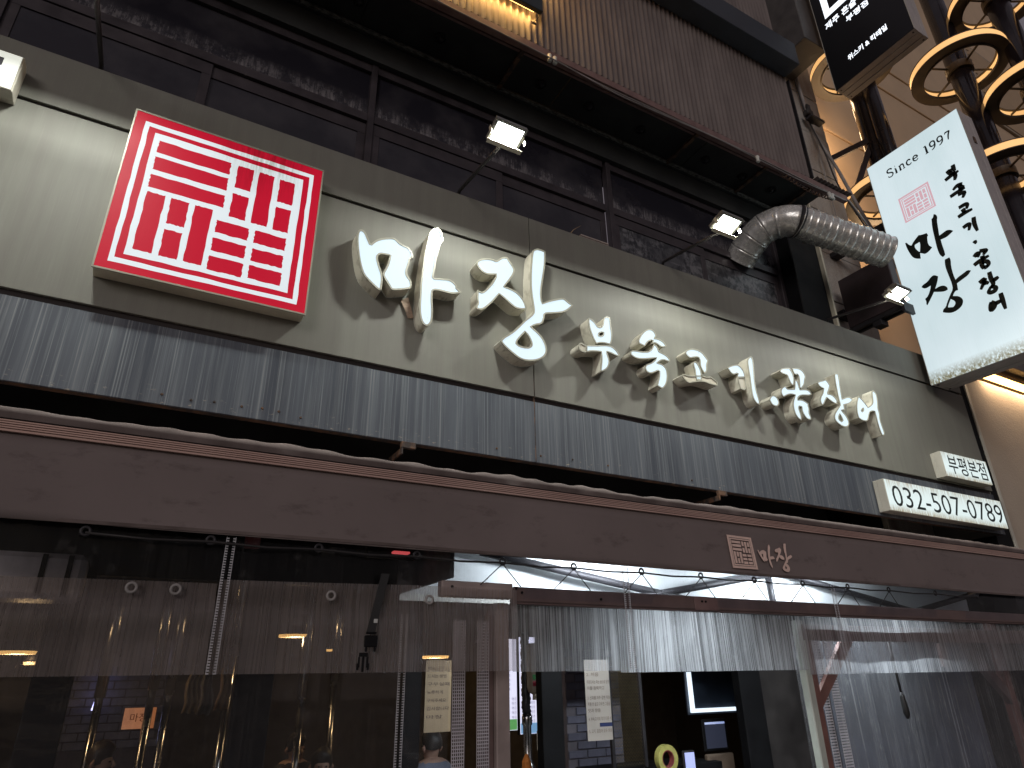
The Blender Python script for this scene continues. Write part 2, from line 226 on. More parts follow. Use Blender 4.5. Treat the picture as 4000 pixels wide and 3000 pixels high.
# ---- traced outlines, metres on their own planes
LETTERS=[('ma',[(0.972,4.526),(0.994,4.541),(1.015,4.535),(1.03,4.516),(1.047,4.48),(1.066,4.442),(1.073,4.442),(1.084,4.459),(1.103,4.483),(1.128,4.505),(1.168,4.528),(1.204,4.543),(1.238,4.552),(1.257,4.544),(1.282,4.521),(1.312,4.513),(1.339,4.51),(1.364,4.497),(1.382,4.469),(1.391,4.438),(1.384,4.423),(1.368,4.412),(1.365,4.378),(1.354,4.332),(1.348,4.3),(1.349,4.274),(1.363,4.252),(1.383,4.231),(1.391,4.202),(1.389,4.175),(1.376,4.159),(1.332,4.14),(1.281,4.12),(1.251,4.113),(1.238,4.121),(1.218,4.15),(1.178,4.202),(1.174,4.228),(1.188,4.262),(1.206,4.315),(1.216,4.395),(1.198,4.388),(1.172,4.387),(1.141,4.379),(1.127,4.36),(1.126,4.337),(1.139,4.294),(1.155,4.252),(1.166,4.225),(1.172,4.199),(1.175,4.177),(1.173,4.136),(1.169,4.081),(1.151,4.085),(1.12,4.104),(1.078,4.136),(1.035,4.174),(1.01,4.235),(0.99,4.31),(0.975,4.392),(0.966,4.466)],[],1),('ma',[(1.517,4.706),(1.541,4.741),(1.575,4.764),(1.598,4.748),(1.615,4.722),(1.612,4.704),(1.628,4.687),(1.624,4.657),(1.605,4.628),(1.595,4.583),(1.588,4.53),(1.578,4.496),(1.57,4.425),(1.56,4.349),(1.555,4.31),(1.564,4.304),(1.611,4.316),(1.679,4.331),(1.713,4.322),(1.739,4.302),(1.748,4.287),(1.745,4.274),(1.784,4.247),(1.761,4.23),(1.715,4.214),(1.654,4.211),(1.598,4.211),(1.562,4.202),(1.552,4.184),(1.553,4.12),(1.561,4.035),(1.56,3.949),(1.548,3.917),(1.528,3.892),(1.504,3.892),(1.482,3.911),(1.464,3.963),(1.458,4.035),(1.459,4.134),(1.46,4.24),(1.469,4.362),(1.482,4.502),(1.5,4.608),(1.509,4.678)],[],1),('jang',[(1.909,4.551),(1.926,4.581),(1.966,4.609),(2.014,4.624),(2.055,4.63),(2.079,4.623),(2.097,4.633),(2.132,4.67),(2.16,4.686),(2.188,4.688),(2.209,4.658),(2.244,4.614),(2.252,4.59),(2.243,4.551),(2.206,4.485),(2.178,4.441),(2.154,4.404),(2.184,4.407),(2.24,4.399),(2.288,4.377),(2.333,4.33),(2.353,4.272),(2.349,4.255),(2.306,4.241),(2.257,4.238),(2.216,4.258),(2.162,4.295),(2.108,4.325),(2.067,4.261),(2.026,4.209),(1.98,4.159),(1.951,4.141),(1.918,4.139),(1.911,4.15),(1.911,4.164),(1.926,4.195),(1.916,4.225),(1.92,4.302),(1.927,4.309),(1.943,4.298),(1.963,4.299),(1.986,4.321),(2.02,4.366),(2.054,4.418),(2.075,4.467),(2.084,4.497),(2.041,4.481),(1.986,4.472),(1.946,4.491),(1.916,4.524)],[],1),('jang',[(2.436,4.846),(2.467,4.869),(2.502,4.875),(2.539,4.872),(2.553,4.873),(2.552,4.811),(2.544,4.724),(2.525,4.619),(2.506,4.524),(2.496,4.448),(2.497,4.39),(2.504,4.353),(2.548,4.383),(2.624,4.423),(2.702,4.458),(2.728,4.456),(2.754,4.437),(2.803,4.415),(2.757,4.361),(2.702,4.32),(2.625,4.292),(2.536,4.266),(2.517,4.249),(2.519,4.221),(2.495,4.166),(2.481,4.155),(2.437,4.137),(2.39,4.108),(2.442,4.08),(2.49,4.04),(2.52,3.989),(2.53,3.937),(2.519,3.895),(2.483,3.853),(2.426,3.82),(2.356,3.801),(2.288,3.799),(2.222,3.833),(2.163,3.871),(2.127,3.901),(2.118,3.919),(2.144,3.955),(2.198,3.998),(2.246,4.044),(2.289,4.095),(2.339,4.156),(2.39,4.204),(2.416,4.239),(2.42,4.269),(2.412,4.337),(2.4,4.42),(2.398,4.522),(2.403,4.634),(2.415,4.751),(2.424,4.815)],[[(2.335,4.049),(2.363,4.019),(2.386,3.974),(2.39,3.945),(2.37,3.923),(2.332,3.914),(2.278,3.915),(2.256,3.929),(2.261,3.95),(2.293,3.995)]],1),('bu',[(2.963,4.338),(2.984,4.334),(3.015,4.315),(3.034,4.292),(3.047,4.276),(3.065,4.275),(3.088,4.283),(3.104,4.31),(3.114,4.358),(3.124,4.384),(3.148,4.4),(3.181,4.399),(3.188,4.368),(3.186,4.306),(3.193,4.262),(3.192,4.222),(3.181,4.169),(3.165,4.141),(3.151,4.135),(3.107,4.137),(3.053,4.126),(3.019,4.111),(2.995,4.144),(2.971,4.202),(2.956,4.257),(2.953,4.311)],[[(3.055,4.218),(3.078,4.231),(3.103,4.235),(3.098,4.208),(3.074,4.193),(3.05,4.192)]],1),('bu',[(2.837,4.052),(2.854,4.076),(2.87,4.078),(2.89,4.067),(2.916,4.07),(2.911,4.005),(2.874,3.999),(2.849,4.008),(2.835,4.028)],[],0),('bu',[(2.916,4.07),(2.953,4.078),(3.023,4.093),(3.094,4.114),(3.15,4.125),(3.193,4.118),(3.229,4.091),(3.253,4.058),(3.24,4.045),(3.207,4.045),(3.165,4.057),(3.122,4.059),(3.125,4.038),(3.138,4.002),(3.14,3.964),(3.125,3.923),(3.095,3.888),(3.045,3.858),(3.038,3.861),(3.051,3.92),(3.062,3.985),(3.062,4.045),(3.002,4.036),(2.943,4.023),(2.911,4.005)],[],1),('sok',[(3.476,4.241),(3.482,4.263),(3.521,4.324),(3.568,4.372),(3.613,4.398),(3.65,4.403),(3.677,4.384),(3.69,4.356),(3.683,4.335),(3.662,4.317),(3.699,4.324),(3.741,4.318),(3.775,4.303),(3.794,4.276),(3.781,4.26),(3.749,4.249),(3.719,4.253),(3.686,4.271),(3.656,4.271),(3.624,4.251),(3.647,4.295),(3.61,4.284),(3.578,4.26),(3.545,4.211),(3.508,4.218),(3.486,4.223)],[],1),('sok',[(3.373,4.115),(3.389,4.131),(3.424,4.142),(3.471,4.145),(3.529,4.152),(3.583,4.167),(3.624,4.204),(3.648,4.254),(3.672,4.253),(3.692,4.231),(3.7,4.196),(3.723,4.191),(3.77,4.182),(3.803,4.163),(3.818,4.141),(3.809,4.121),(3.785,4.121),(3.743,4.124),(3.705,4.108),(3.662,4.073),(3.701,4.079),(3.741,4.068),(3.767,4.038),(3.77,3.978),(3.751,3.909),(3.717,3.858),(3.685,3.837),(3.668,3.843),(3.635,3.856),(3.645,3.887),(3.672,3.952),(3.678,3.999),(3.661,4.002),(3.636,3.987),(3.592,3.963),(3.551,3.956),(3.524,3.975),(3.52,4.009),(3.544,4.037),(3.593,4.058),(3.632,4.089),(3.666,4.125),(3.599,4.104),(3.52,4.081),(3.444,4.067),(3.4,4.077),(3.376,4.091)],[],1),('go',[(4.018,4.262),(4.043,4.29),(4.095,4.315),(4.145,4.324),(4.2,4.322),(4.24,4.305),(4.27,4.272),(4.295,4.242),(4.281,4.214),(4.268,4.19),(4.264,4.145),(4.247,4.111),(4.223,4.096),(4.206,4.117),(4.189,4.143),(4.183,4.177),(4.191,4.218),(4.18,4.244),(4.156,4.246),(4.105,4.229),(4.067,4.215),(4.039,4.229),(4.021,4.245)],[],1),('go',[(4.097,4.163),(4.106,4.185),(4.129,4.192),(4.15,4.18),(4.169,4.149),(4.182,4.117),(4.184,4.065),(4.176,4.018),(4.114,4.005),(4.104,4.049),(4.11,4.101),(4.101,4.134)],[],1),('go',[(3.942,4.017),(3.954,4.032),(3.983,4.031),(4.024,4.029),(4.073,4.039),(4.122,4.051),(4.184,4.065),(4.214,4.062),(4.25,4.06),(4.277,4.075),(4.307,4.072),(4.34,4.051),(4.364,4.046),(4.371,4.006),(4.336,3.999),(4.281,4.0),(4.222,4.008),(4.162,4.005),(4.099,3.987),(4.043,3.966),(4.006,3.956),(3.98,3.972),(3.954,3.996)],[],0),('gi',[(4.536,4.219),(4.58,4.247),(4.637,4.272),(4.686,4.284),(4.722,4.27),(4.753,4.23),(4.76,4.19),(4.752,4.167),(4.656,4.147),(4.669,4.191),(4.638,4.182),(4.608,4.163),(4.572,4.176),(4.562,4.189)],[],1),('gi',[(4.656,4.147),(4.752,4.167),(4.748,4.136),(4.751,4.075),(4.73,4.038),(4.701,4.025),(4.67,4.034),(4.665,4.068),(4.654,4.106)],[],0),('gi',[(4.828,4.356),(4.857,4.397),(4.893,4.422),(4.911,4.396),(4.911,4.354),(4.899,4.272),(4.884,4.164),(4.88,4.06),(4.892,4.001),(4.901,3.942),(4.888,3.912),(4.858,3.914),(4.827,3.948),(4.812,3.996),(4.816,4.073),(4.824,4.177),(4.825,4.256)],[],1),('dot',[(5.046,3.993),(5.077,4.036),(5.118,4.053),(5.154,4.047),(5.178,4.012),(5.178,3.981),(5.152,3.946),(5.113,3.936),(5.067,3.945)],[],1),('kkom',[(5.281,4.344),(5.311,4.377),(5.387,4.403),(5.441,4.411),(5.464,4.383),(5.479,4.344),(5.479,4.292),(5.458,4.236),(5.436,4.22),(5.411,4.24),(5.397,4.282),(5.386,4.321),(5.357,4.325),(5.307,4.327)],[],1),('kkom',[(5.481,4.413),(5.507,4.429),(5.581,4.442),(5.632,4.433),(5.664,4.403),(5.671,4.358),(5.65,4.334),(5.63,4.278),(5.593,4.238),(5.559,4.212),(5.54,4.221),(5.553,4.282),(5.565,4.349),(5.551,4.366),(5.5,4.359)],[],1),('kkom',[(5.481,4.28),(5.501,4.297),(5.521,4.291),(5.531,4.264),(5.533,4.226),(5.537,4.195),(5.594,4.209),(5.658,4.219),(5.698,4.2),(5.704,4.176),(5.666,4.156),(5.593,4.145),(5.518,4.127),(5.478,4.094),(5.471,4.071),(5.513,4.082),(5.566,4.082),(5.624,4.058),(5.614,4.037),(5.62,4.001),(5.602,3.953),(5.62,3.913),(5.612,3.887),(5.575,3.877),(5.536,3.892),(5.506,3.936),(5.499,3.972),(5.51,4.002),(5.469,4.001),(5.458,3.977),(5.47,3.93),(5.473,3.881),(5.455,3.85),(5.417,3.865),(5.386,3.903),(5.377,3.963),(5.383,4.013),(5.404,4.061),(5.446,4.119),(5.377,4.115),(5.321,4.095),(5.261,4.062),(5.238,4.085),(5.236,4.122),(5.262,4.159),(5.302,4.183),(5.358,4.2),(5.329,4.172),(5.348,4.163),(5.452,4.184),(5.471,4.233)],[],1),('jang2',[(5.842,4.334),(5.892,4.361),(5.953,4.381),(5.988,4.401),(6.02,4.384),(6.044,4.342),(6.022,4.304),(5.981,4.249),(5.972,4.234),(6.029,4.239),(6.08,4.222),(6.108,4.181),(6.092,4.145),(6.053,4.141),(5.995,4.163),(5.942,4.186),(5.906,4.143),(5.868,4.097),(5.841,4.082),(5.824,4.115),(5.83,4.148),(5.855,4.186),(5.895,4.226),(5.926,4.288),(5.887,4.287),(5.853,4.31)],[],1),('jang2',[(6.163,4.489),(6.186,4.514),(6.234,4.516),(6.233,4.456),(6.219,4.371),(6.208,4.28),(6.202,4.216),(6.247,4.241),(6.325,4.269),(6.362,4.263),(6.384,4.243),(6.341,4.205),(6.262,4.17),(6.209,4.157),(6.201,4.099),(6.14,4.079),(6.182,4.05),(6.216,4.01),(6.227,3.96),(6.202,3.917),(6.147,3.894),(6.083,3.897),(6.018,3.925),(5.993,3.959),(6.004,4.006),(6.054,4.06),(6.135,4.133),(6.145,4.148),(6.141,4.207),(6.144,4.301),(6.149,4.39)],[[(6.101,4.032),(6.118,4.0),(6.128,3.969),(6.101,3.95),(6.069,3.966),(6.068,3.991)]],1),('eo',[(6.502,4.31),(6.547,4.285),(6.593,4.245),(6.628,4.204),(6.69,4.236),(6.743,4.28),(6.76,4.353),(6.772,4.411),(6.796,4.434),(6.834,4.424),(6.85,4.384),(6.835,4.304),(6.806,4.216),(6.816,4.176),(6.793,4.09),(6.8,4.017),(6.815,3.939),(6.791,3.905),(6.76,3.904),(6.739,3.954),(6.732,4.026),(6.733,4.121),(6.734,4.175),(6.686,4.17),(6.638,4.151),(6.603,4.098),(6.568,4.045),(6.531,4.025),(6.462,4.023),(6.411,4.044),(6.405,4.096),(6.418,4.159),(6.451,4.239)],[[(6.538,4.177),(6.534,4.153),(6.501,4.13),(6.492,4.139),(6.513,4.163)]],1)]
RED=(-0.507,0.687,3.754,4.949)
LOGO_FRAMES=[(0.057,0.945,0.052,0.937),(0.08,0.922,0.078,0.912),(0.113,0.889,0.109,0.88)]
LOGO_BARS=[(0.14,0.5,0.757,0.837),(0.141,0.501,0.646,0.729),(0.14,0.501,0.531,0.612),(0.143,0.228,0.147,0.502),(0.257,0.342,0.343,0.502),(0.258,0.341,0.145,0.306),(0.369,0.457,0.147,0.499),(0.537,0.621,0.685,0.838),(0.536,0.619,0.488,0.643),(0.649,0.733,0.487,0.838),(0.764,0.847,0.677,0.833),(0.764,0.847,0.484,0.64),(0.485,0.648,0.367,0.445),(0.483,0.647,0.252,0.331),(0.679,0.844,0.365,0.446),(0.68,0.842,0.251,0.33),(0.482,0.649,0.134,0.219),(0.679,0.846,0.14,0.222)]
BRUSH=[([(-0.299,6.737),(-0.318,6.731),(-0.335,6.684),(-0.363,6.656),(-0.397,6.692),(-0.48,6.743),(-0.514,6.726),(-0.578,6.713),(-0.587,6.673),(-0.568,6.656),(-0.552,6.546),(-0.588,6.487),(-0.536,6.454),(-0.485,6.447),(-0.456,6.476),(-0.434,6.495),(-0.421,6.418),(-0.378,6.441),(-0.34,6.479),(-0.318,6.545),(-0.299,6.661)],[[(-0.403,6.641),(-0.468,6.646),(-0.466,6.601),(-0.436,6.511),(-0.418,6.534),(-0.398,6.587),(-0.395,6.618)]]),([(-0.682,6.863),(-0.702,6.867),(-0.723,6.91),(-0.746,6.889),(-0.754,6.848),(-0.735,6.804),(-0.721,6.698),(-0.705,6.589),(-0.764,6.601),(-0.803,6.609),(-0.842,6.589),(-0.869,6.554),(-0.828,6.537),(-0.777,6.519),(-0.706,6.527),(-0.703,6.45),(-0.704,6.338),(-0.699,6.303),(-0.668,6.289),(-0.643,6.332),(-0.636,6.425),(-0.646,6.577),(-0.658,6.741)],[]),([(-0.328,6.042),(-0.353,6.062),(-0.412,6.072),(-0.471,6.115),(-0.51,6.12),(-0.549,6.076),(-0.521,6.01),(-0.473,5.935),(-0.525,5.943),(-0.577,5.93),(-0.609,5.885),(-0.604,5.851),(-0.563,5.848),(-0.506,5.873),(-0.45,5.904),(-0.383,5.828),(-0.331,5.775),(-0.322,5.796),(-0.333,5.822),(-0.328,5.868),(-0.371,5.888),(-0.419,5.959),(-0.436,6.004),(-0.382,5.996),(-0.348,6.01)],[]),([(-0.678,6.245),(-0.733,6.246),(-0.74,6.207),(-0.72,6.121),(-0.714,6.006),(-0.719,5.929),(-0.76,5.948),(-0.825,5.963),(-0.872,5.978),(-0.907,5.952),(-0.861,5.911),(-0.797,5.895),(-0.721,5.875),(-0.71,5.787),(-0.681,5.793),(-0.651,5.767),(-0.636,5.744),(-0.693,5.713),(-0.723,5.666),(-0.724,5.624),(-0.698,5.577),(-0.637,5.547),(-0.575,5.543),(-0.52,5.566),(-0.475,5.599),(-0.489,5.634),(-0.524,5.647),(-0.558,5.703),(-0.614,5.777),(-0.659,5.826),(-0.668,5.905),(-0.663,6.015),(-0.658,6.125),(-0.665,6.198)],[[(-0.603,5.72),(-0.641,5.669),(-0.635,5.63),(-0.602,5.607),(-0.547,5.63),(-0.553,5.653)]])]
STROKES=[[(-1.101,7.414),(-1.1,7.37),(-1.103,7.312)],[(-1.023,7.382),(-1.046,7.319),(-1.104,7.303)],[(-1.042,7.356),(-1.09,7.353)],[(-0.967,7.265),(-1.047,7.282),(-1.14,7.289)],[(-1.091,7.284),(-1.087,7.239),(-1.066,7.194)],[(-1.13,7.089),(-1.071,7.105),(-1.012,7.077)],[(-1.081,7.09),(-1.137,7.034)],[(-1.099,7.055),(-1.078,7.02)],[(-0.959,7.011),(-1.053,7.021),(-1.142,7.023)],[(-1.044,6.981),(-1.117,6.967),(-1.082,6.907)],[(-1.005,6.806),(-1.081,6.808),(-1.102,6.785),(-1.078,6.74)],[(-1.039,6.77),(-1.052,6.705)],[(-0.965,6.693),(-1.051,6.703),(-1.137,6.699)],[(-0.976,6.524),(-1.027,6.535),(-1.054,6.523),(-1.026,6.454)],[(-1.119,6.592),(-1.104,6.503),(-1.109,6.394)],[(-1.028,6.263),(-1.048,6.272),(-1.068,6.273)],[(-0.982,6.096),(-1.019,6.119),(-1.04,6.108),(-1.015,6.07)],[(-1.053,6.137),(-1.105,6.115),(-1.119,6.102),(-1.077,6.069)],[(-1.066,6.066),(-1.06,6.012)],[(-0.953,5.995),(-1.027,6.016),(-1.13,6.027)],[(-1.037,6.0),(-1.031,5.946),(-1.037,5.896)],[(-1.039,5.988),(-1.088,5.971),(-1.099,5.931),(-1.076,5.901)],[(-1.038,5.908),(-1.088,5.91)],[(-0.943,5.755),(-1.009,5.769),(-0.936,5.667)],[(-0.975,5.722),(-1.009,5.721),(-1.035,5.7)],[(-1.076,5.832),(-1.07,5.748),(-1.074,5.671),(-1.042,5.644)],[(-1.077,5.706),(-1.147,5.725)],[(-1.044,5.652),(-1.083,5.616),(-1.064,5.583),(-1.019,5.581),(-1.004,5.603),(-1.044,5.652)],[(-0.991,5.472),(-1.018,5.433),(-1.002,5.397),(-0.965,5.377),(-0.972,5.433),(-0.991,5.472)],[(-1.02,5.429),(-1.094,5.437)],[(-1.109,5.527),(-1.105,5.431),(-1.103,5.32)]]
SEAL=[(-0.378,7.397),(-0.784,7.396),(-0.778,7.007),(-0.371,6.998)]
VAL=[([(3.621,2.348),(3.627,2.351),(3.633,2.342),(3.64,2.334),(3.646,2.343),(3.672,2.353),(3.686,2.349),(3.7,2.343),(3.7,2.331),(3.696,2.314),(3.698,2.301),(3.704,2.289),(3.684,2.278),(3.671,2.289),(3.673,2.274),(3.66,2.282),(3.645,2.302),(3.633,2.319),(3.624,2.337)],[[(3.654,2.325),(3.667,2.326),(3.667,2.312),(3.664,2.297),(3.654,2.311)]]),([(3.727,2.381),(3.741,2.394),(3.745,2.383),(3.747,2.375),(3.74,2.356),(3.734,2.328),(3.733,2.313),(3.762,2.318),(3.77,2.31),(3.775,2.302),(3.757,2.298),(3.731,2.293),(3.733,2.276),(3.742,2.247),(3.737,2.238),(3.725,2.253),(3.717,2.277),(3.715,2.304),(3.717,2.341)],[]),([(3.79,2.36),(3.802,2.368),(3.824,2.374),(3.84,2.381),(3.853,2.368),(3.848,2.352),(3.831,2.329),(3.857,2.328),(3.87,2.314),(3.87,2.305),(3.861,2.299),(3.84,2.303),(3.823,2.316),(3.808,2.299),(3.792,2.282),(3.787,2.286),(3.789,2.304),(3.8,2.313),(3.816,2.332),(3.819,2.348),(3.801,2.345),(3.791,2.351)],[]),([(3.889,2.409),(3.9,2.412),(3.91,2.411),(3.907,2.392),(3.902,2.361),(3.902,2.336),(3.9,2.316),(3.919,2.329),(3.943,2.338),(3.954,2.327),(3.938,2.315),(3.905,2.303),(3.9,2.284),(3.883,2.277),(3.899,2.268),(3.91,2.25),(3.905,2.231),(3.892,2.221),(3.869,2.221),(3.844,2.23),(3.838,2.243),(3.844,2.255),(3.866,2.277),(3.886,2.301),(3.888,2.329),(3.882,2.359),(3.883,2.39)],[[(3.87,2.263),(3.881,2.25),(3.878,2.24),(3.859,2.244)]])]
VALSQ=[(3.352,2.429),(3.575,2.426),(3.597,2.22),(3.368,2.219)]
# ---------------------------------------------------------------- helpers
def link(name, me, mat=None, parent=None, smooth=False):
    o = bpy.data.objects.new(name, me); C.objects.link(o)
    if mat is not None and not me.materials: me.materials.append(M[mat] if isinstance(mat, str) else mat)
    if smooth:
        for p in me.polygons: p.use_smooth = True
    if parent is not None: attach(o, parent)
    return o
def world_of(o):
    if o.parent is None: return Matrix.Translation(o.location)
    return world_of(o.parent) @ o.matrix_parent_inverse @ Matrix.Translation(o.location)
def attach(o, parent):
    o.parent = parent; o.matrix_parent_inverse = world_of(parent).inverted()
def meshob(name, vs, fs, mat=None, parent=None, smooth=False):
    me = bpy.data.meshes.new(name); me.from_pydata([tuple(v) for v in vs], [], fs); me.update()
    return link(name, me, mat, parent, smooth)
def bmob(name, bm, mat=None, parent=None, smooth=False):
    bmesh.ops.recalc_face_normals(bm, faces=bm.faces[:])
    me = bpy.data.meshes.new(name); bm.to_mesh(me); bm.free(); return link(name, me, mat, parent, smooth)
def addbox(bm, x0, x1, y0, y1, z0, z1, bev=0):
    x0, x1 = sorted((x0,x1)); y0, y1 = sorted((y0,y1)); z0, z1 = sorted((z0,z1))
    r = bmesh.ops.create_cube(bm, size=1); vs = r['verts']
    for v in vs: v.co = Vector(((x0+x1)/2+v.co.x*(x1-x0), (y0+y1)/2+v.co.y*(y1-y0), (z0+z1)/2+v.co.z*(z1-z0)))
    if bev:
        es = list({e for v in vs for e in v.link_edges}); bmesh.ops.bevel(bm, geom=es, offset=bev, segments=1, affect='EDGES')
def box(name, x0, x1, y0, y1, z0, z1, mat, parent=None, bev=.003):
    bm = bmesh.new(); addbox(bm, x0, x1, y0, y1, z0, z1, min(bev, abs(x1-x0)*.3, abs(y1-y0)*.3, abs(z1-z0)*.3)); return bmob(name, bm, mat, parent)
def boxes(name, L, mat, parent=None, bev=.002):
    bm = bmesh.new()
    for b in L: addbox(bm, *b, min(bev, abs(b[1]-b[0])*.3, abs(b[3]-b[2])*.3, abs(b[5]-b[4])*.3))
    return bmob(name, bm, mat, parent)
def sweep(pts, r, n=10, caps=True):
    pts = [Vector(p) for p in pts]; rs = r if isinstance(r, (list, tuple)) else [r]*len(pts)
    vs, fs = [], []; prev = None
    for i, p in enumerate(pts):
        t = (pts[min(i+1, len(pts)-1)]-pts[max(i-1, 0)]).normalized()
        if prev is None: a = t.orthogonal().normalized()
        else: a = (prev-t*prev.dot(t)).normalized()
        prev = a; b = t.cross(a)
        for j in range(n):
            th = 2*math.pi*j/n; vs.append(p+(a*math.cos(th)+b*math.sin(th))*rs[i])
    for i in range(len(pts)-1):
        for j in range(n): fs.append((i*n+j, i*n+(j+1)%n, (i+1)*n+(j+1)%n, (i+1)*n+j))
    if caps: fs.append(tuple(range(n-1, -1, -1))); fs.append(tuple((len(pts)-1)*n+j for j in range(n)))
    return vs, fs
def tube(name, pts, r, mat, parent=None, n=10, smooth=True): return meshob(name, *sweep(pts, r, n), mat, parent, smooth)
def bar(name, a, b, w, h, mat, parent=None, upv=(0,0,1)):
    a, b = Vector(a), Vector(b); t = (b-a).normalized(); s = t.cross(Vector(upv)).normalized(); u = s.cross(t)
    vs = [p+s*(w/2*i)+u*(h/2*j) for p in (a, b) for i, j in ((-1,-1),(1,-1),(1,1),(-1,1))]
    return meshob(name, vs, [(0,1,2,3),(7,6,5,4),(0,4,5,1),(1,5,6,2),(2,6,7,3),(3,7,4,0)], mat, parent)
def catenary(a, b, sag, n=14, jit=0.0):
    a, b = Vector(a), Vector(b); out = []
    for i in range(n+1):
        t = i/n; p = a.lerp(b, t); p.z -= sag*4*t*(1-t); out.append(p+Vector((random.uniform(-jit,jit), random.uniform(-jit,jit), random.uniform(-jit,jit))))
    return out
def tag(o, label, cat, group=None):
    o['label'] = label; o['category'] = cat
    if group: o['group'] = group
    return o
def thing(name, label, cat, loc, group=None):
    o = bpy.data.objects.new(name, None); C.objects.link(o); o.location = loc; o.empty_display_size = .1
    return tag(o, label, cat, group)
def struct(o): o['kind'] = 'structure'; return o
def dup(root, delta, label, parent=None):
    r = root.copy(); C.objects.link(r)
    if parent is None: r.location = root.location+Vector(delta); r['label'] = label
    else:
        pi = root.matrix_parent_inverse.copy(); r.parent = parent; r.matrix_parent_inverse = pi
    for ch in root.children: dup(ch, (0,0,0), None, r)
    return r
def chaikin(p, it=1, sharp=.55):
    for _ in range(it):
        q = []; n = len(p)
        for i in range(n):
            a, b, c = Vector(p[i-1]), Vector(p[i]), Vector(p[(i+1) % n])
            u, v = (b-a), (c-b)
            if u.length < 1e-6 or v.length < 1e-6 or u.normalized().dot(v.normalized()) < sharp: q.append(tuple(b)); continue
            q.append(tuple(b-u*.25)); q.append(tuple(b+v*.25))
        p = q
    return p
def area2(p): return sum(p[i-1][0]*p[i][1]-p[i][0]*p[i-1][1] for i in range(len(p)))
def orient(p, ccw=True): return p if (area2(p) > 0) == ccw else p[::-1]
def fillpoly(outline, holes, place, flip=False):
    loops = [orient(outline)]+[orient(h, False) for h in holes]
    flat = [v for l in loops for v in l]
    tris = geometry.tessellate_polygon([[Vector((x, y, 0)) for x, y in l] for l in loops])
    vs = [place(x, y, 0) for x, y in flat]; fs = []
    for t in tris:
        a, b, c = (flat[i] for i in t)
        s = (b[0]-a[0])*(c[1]-a[1])-(c[0]-a[0])*(b[1]-a[1])
        t = tuple(t) if s > 0 else tuple(t)[::-1]
        fs.append(t[::-1] if flip else t)
    return vs, fs, loops
def flat(name, outline, holes, place, mat, parent, thick=.0015, smooth_it=0):
    """a thin printed or cut piece: front face and its edge"""
    if smooth_it: outline = chaikin(outline, smooth_it); holes = [chaikin(h, smooth_it) for h in holes]
    vs, fs, loops = fillpoly(outline, holes, lambda x, y, d: place(x, y, thick))
    base = len(vs); k = 0; ring = []
    for l in loops:
        n = len(l)
        for x, y in l: vs.append(place(x, y, 0))
        for i in range(n): fs.append((k+i, base+k+i, base+k+(i+1) % n, k+(i+1) % n))
        k += n
    return meshob(name, vs, fs, mat, parent)
def stroke_outline(pts, w):
    pts = [Vector(p) for p in pts]
    q = []                                   # resample smoothly
    for i in range(len(pts)-1):
        p0, p1, p2, p3 = pts[max(i-1,0)], pts[i], pts[i+1], pts[min(i+2, len(pts)-1)]
        for s in range(5):
            t = s/5; q.append(.5*((2*p1)+(p2-p0)*t+(2*p0-5*p1+4*p2-p3)*t*t+(3*p1-p0-3*p2+p3)*t**3))
    q.append(pts[-1]); n = len(q); L, R = [], []
    for i, p in enumerate(q):
        t = (q[min(i+1,n-1)]-q[max(i-1,0)]); t = t.normalized() if t.length > 1e-9 else Vector((1,0))
        nn = Vector((-t.y, t.x)); f = i/(n-1); ww = w*(.42+.75*math.sin(math.pi*min(1, .28+f*.62)))*.62
        L.append(tuple(p+nn*ww)); R.append(tuple(p-nn*ww))
    return L, R
def stroke(name, pts, w, place, mat, parent):
    L, R = stroke_outline(pts, w); n = len(L)
    vs = [place(x, y, .0015) for x, y in L]+[place(x, y, .0015) for x, y in R]
    return meshob(name, vs, [(i, n+i, n+i+1, i+1) for i in range(n-1)], mat, parent)
TS = bpy.data.scenes.new('lettering')
def text(name, body, size, place, mat, parent, offset=0.0, width=None, align='LEFT'):
    cu = bpy.data.curves.new('t', 'FONT'); cu.body = body; cu.size = size; cu.offset = offset; cu.align_x = align; cu.resolution_u = 3
    o = bpy.data.objects.new('t', cu); TS.collection.objects.link(o)
    TS.view_layers[0].update(); dg = TS.view_layers[0].depsgraph
    me = bpy.data.meshes.new_from_object(o.evaluated_get(dg))
    bpy.data.objects.remove(o); bpy.data.curves.remove(cu)
    xs = [v.co.x for v in me.vertices]; sx = 1 if width is None else width/(max(xs)-min(xs)); x0 = min(xs) if width is not None else 0
    for v in me.vertices: v.co = place((v.co.x-x0)*sx, v.co.y, .0015)
    me.materials.clear(); me.name = name
    return link(name, me, mat, parent)
def wall_plane(X0, Z0, Y): return lambda x, y, d=0: Vector((X0+x, Y-d, Z0+y))
def side_plane(Y0, Z0, X): return lambda x, y, d=0: Vector((X-d, Y0-x, Z0+y))   # face looking to -X, reading towards -Y

# ---------------------------------------------------------------- ground
struct(meshob('ground', [(-60,-60,0),(80,-60,0),(80,60,0),(-60,60,0)], [(0,1,2,3)], plain('night_asphalt', (.05,.05,.052), .7, 0, .3, 3, .3)))

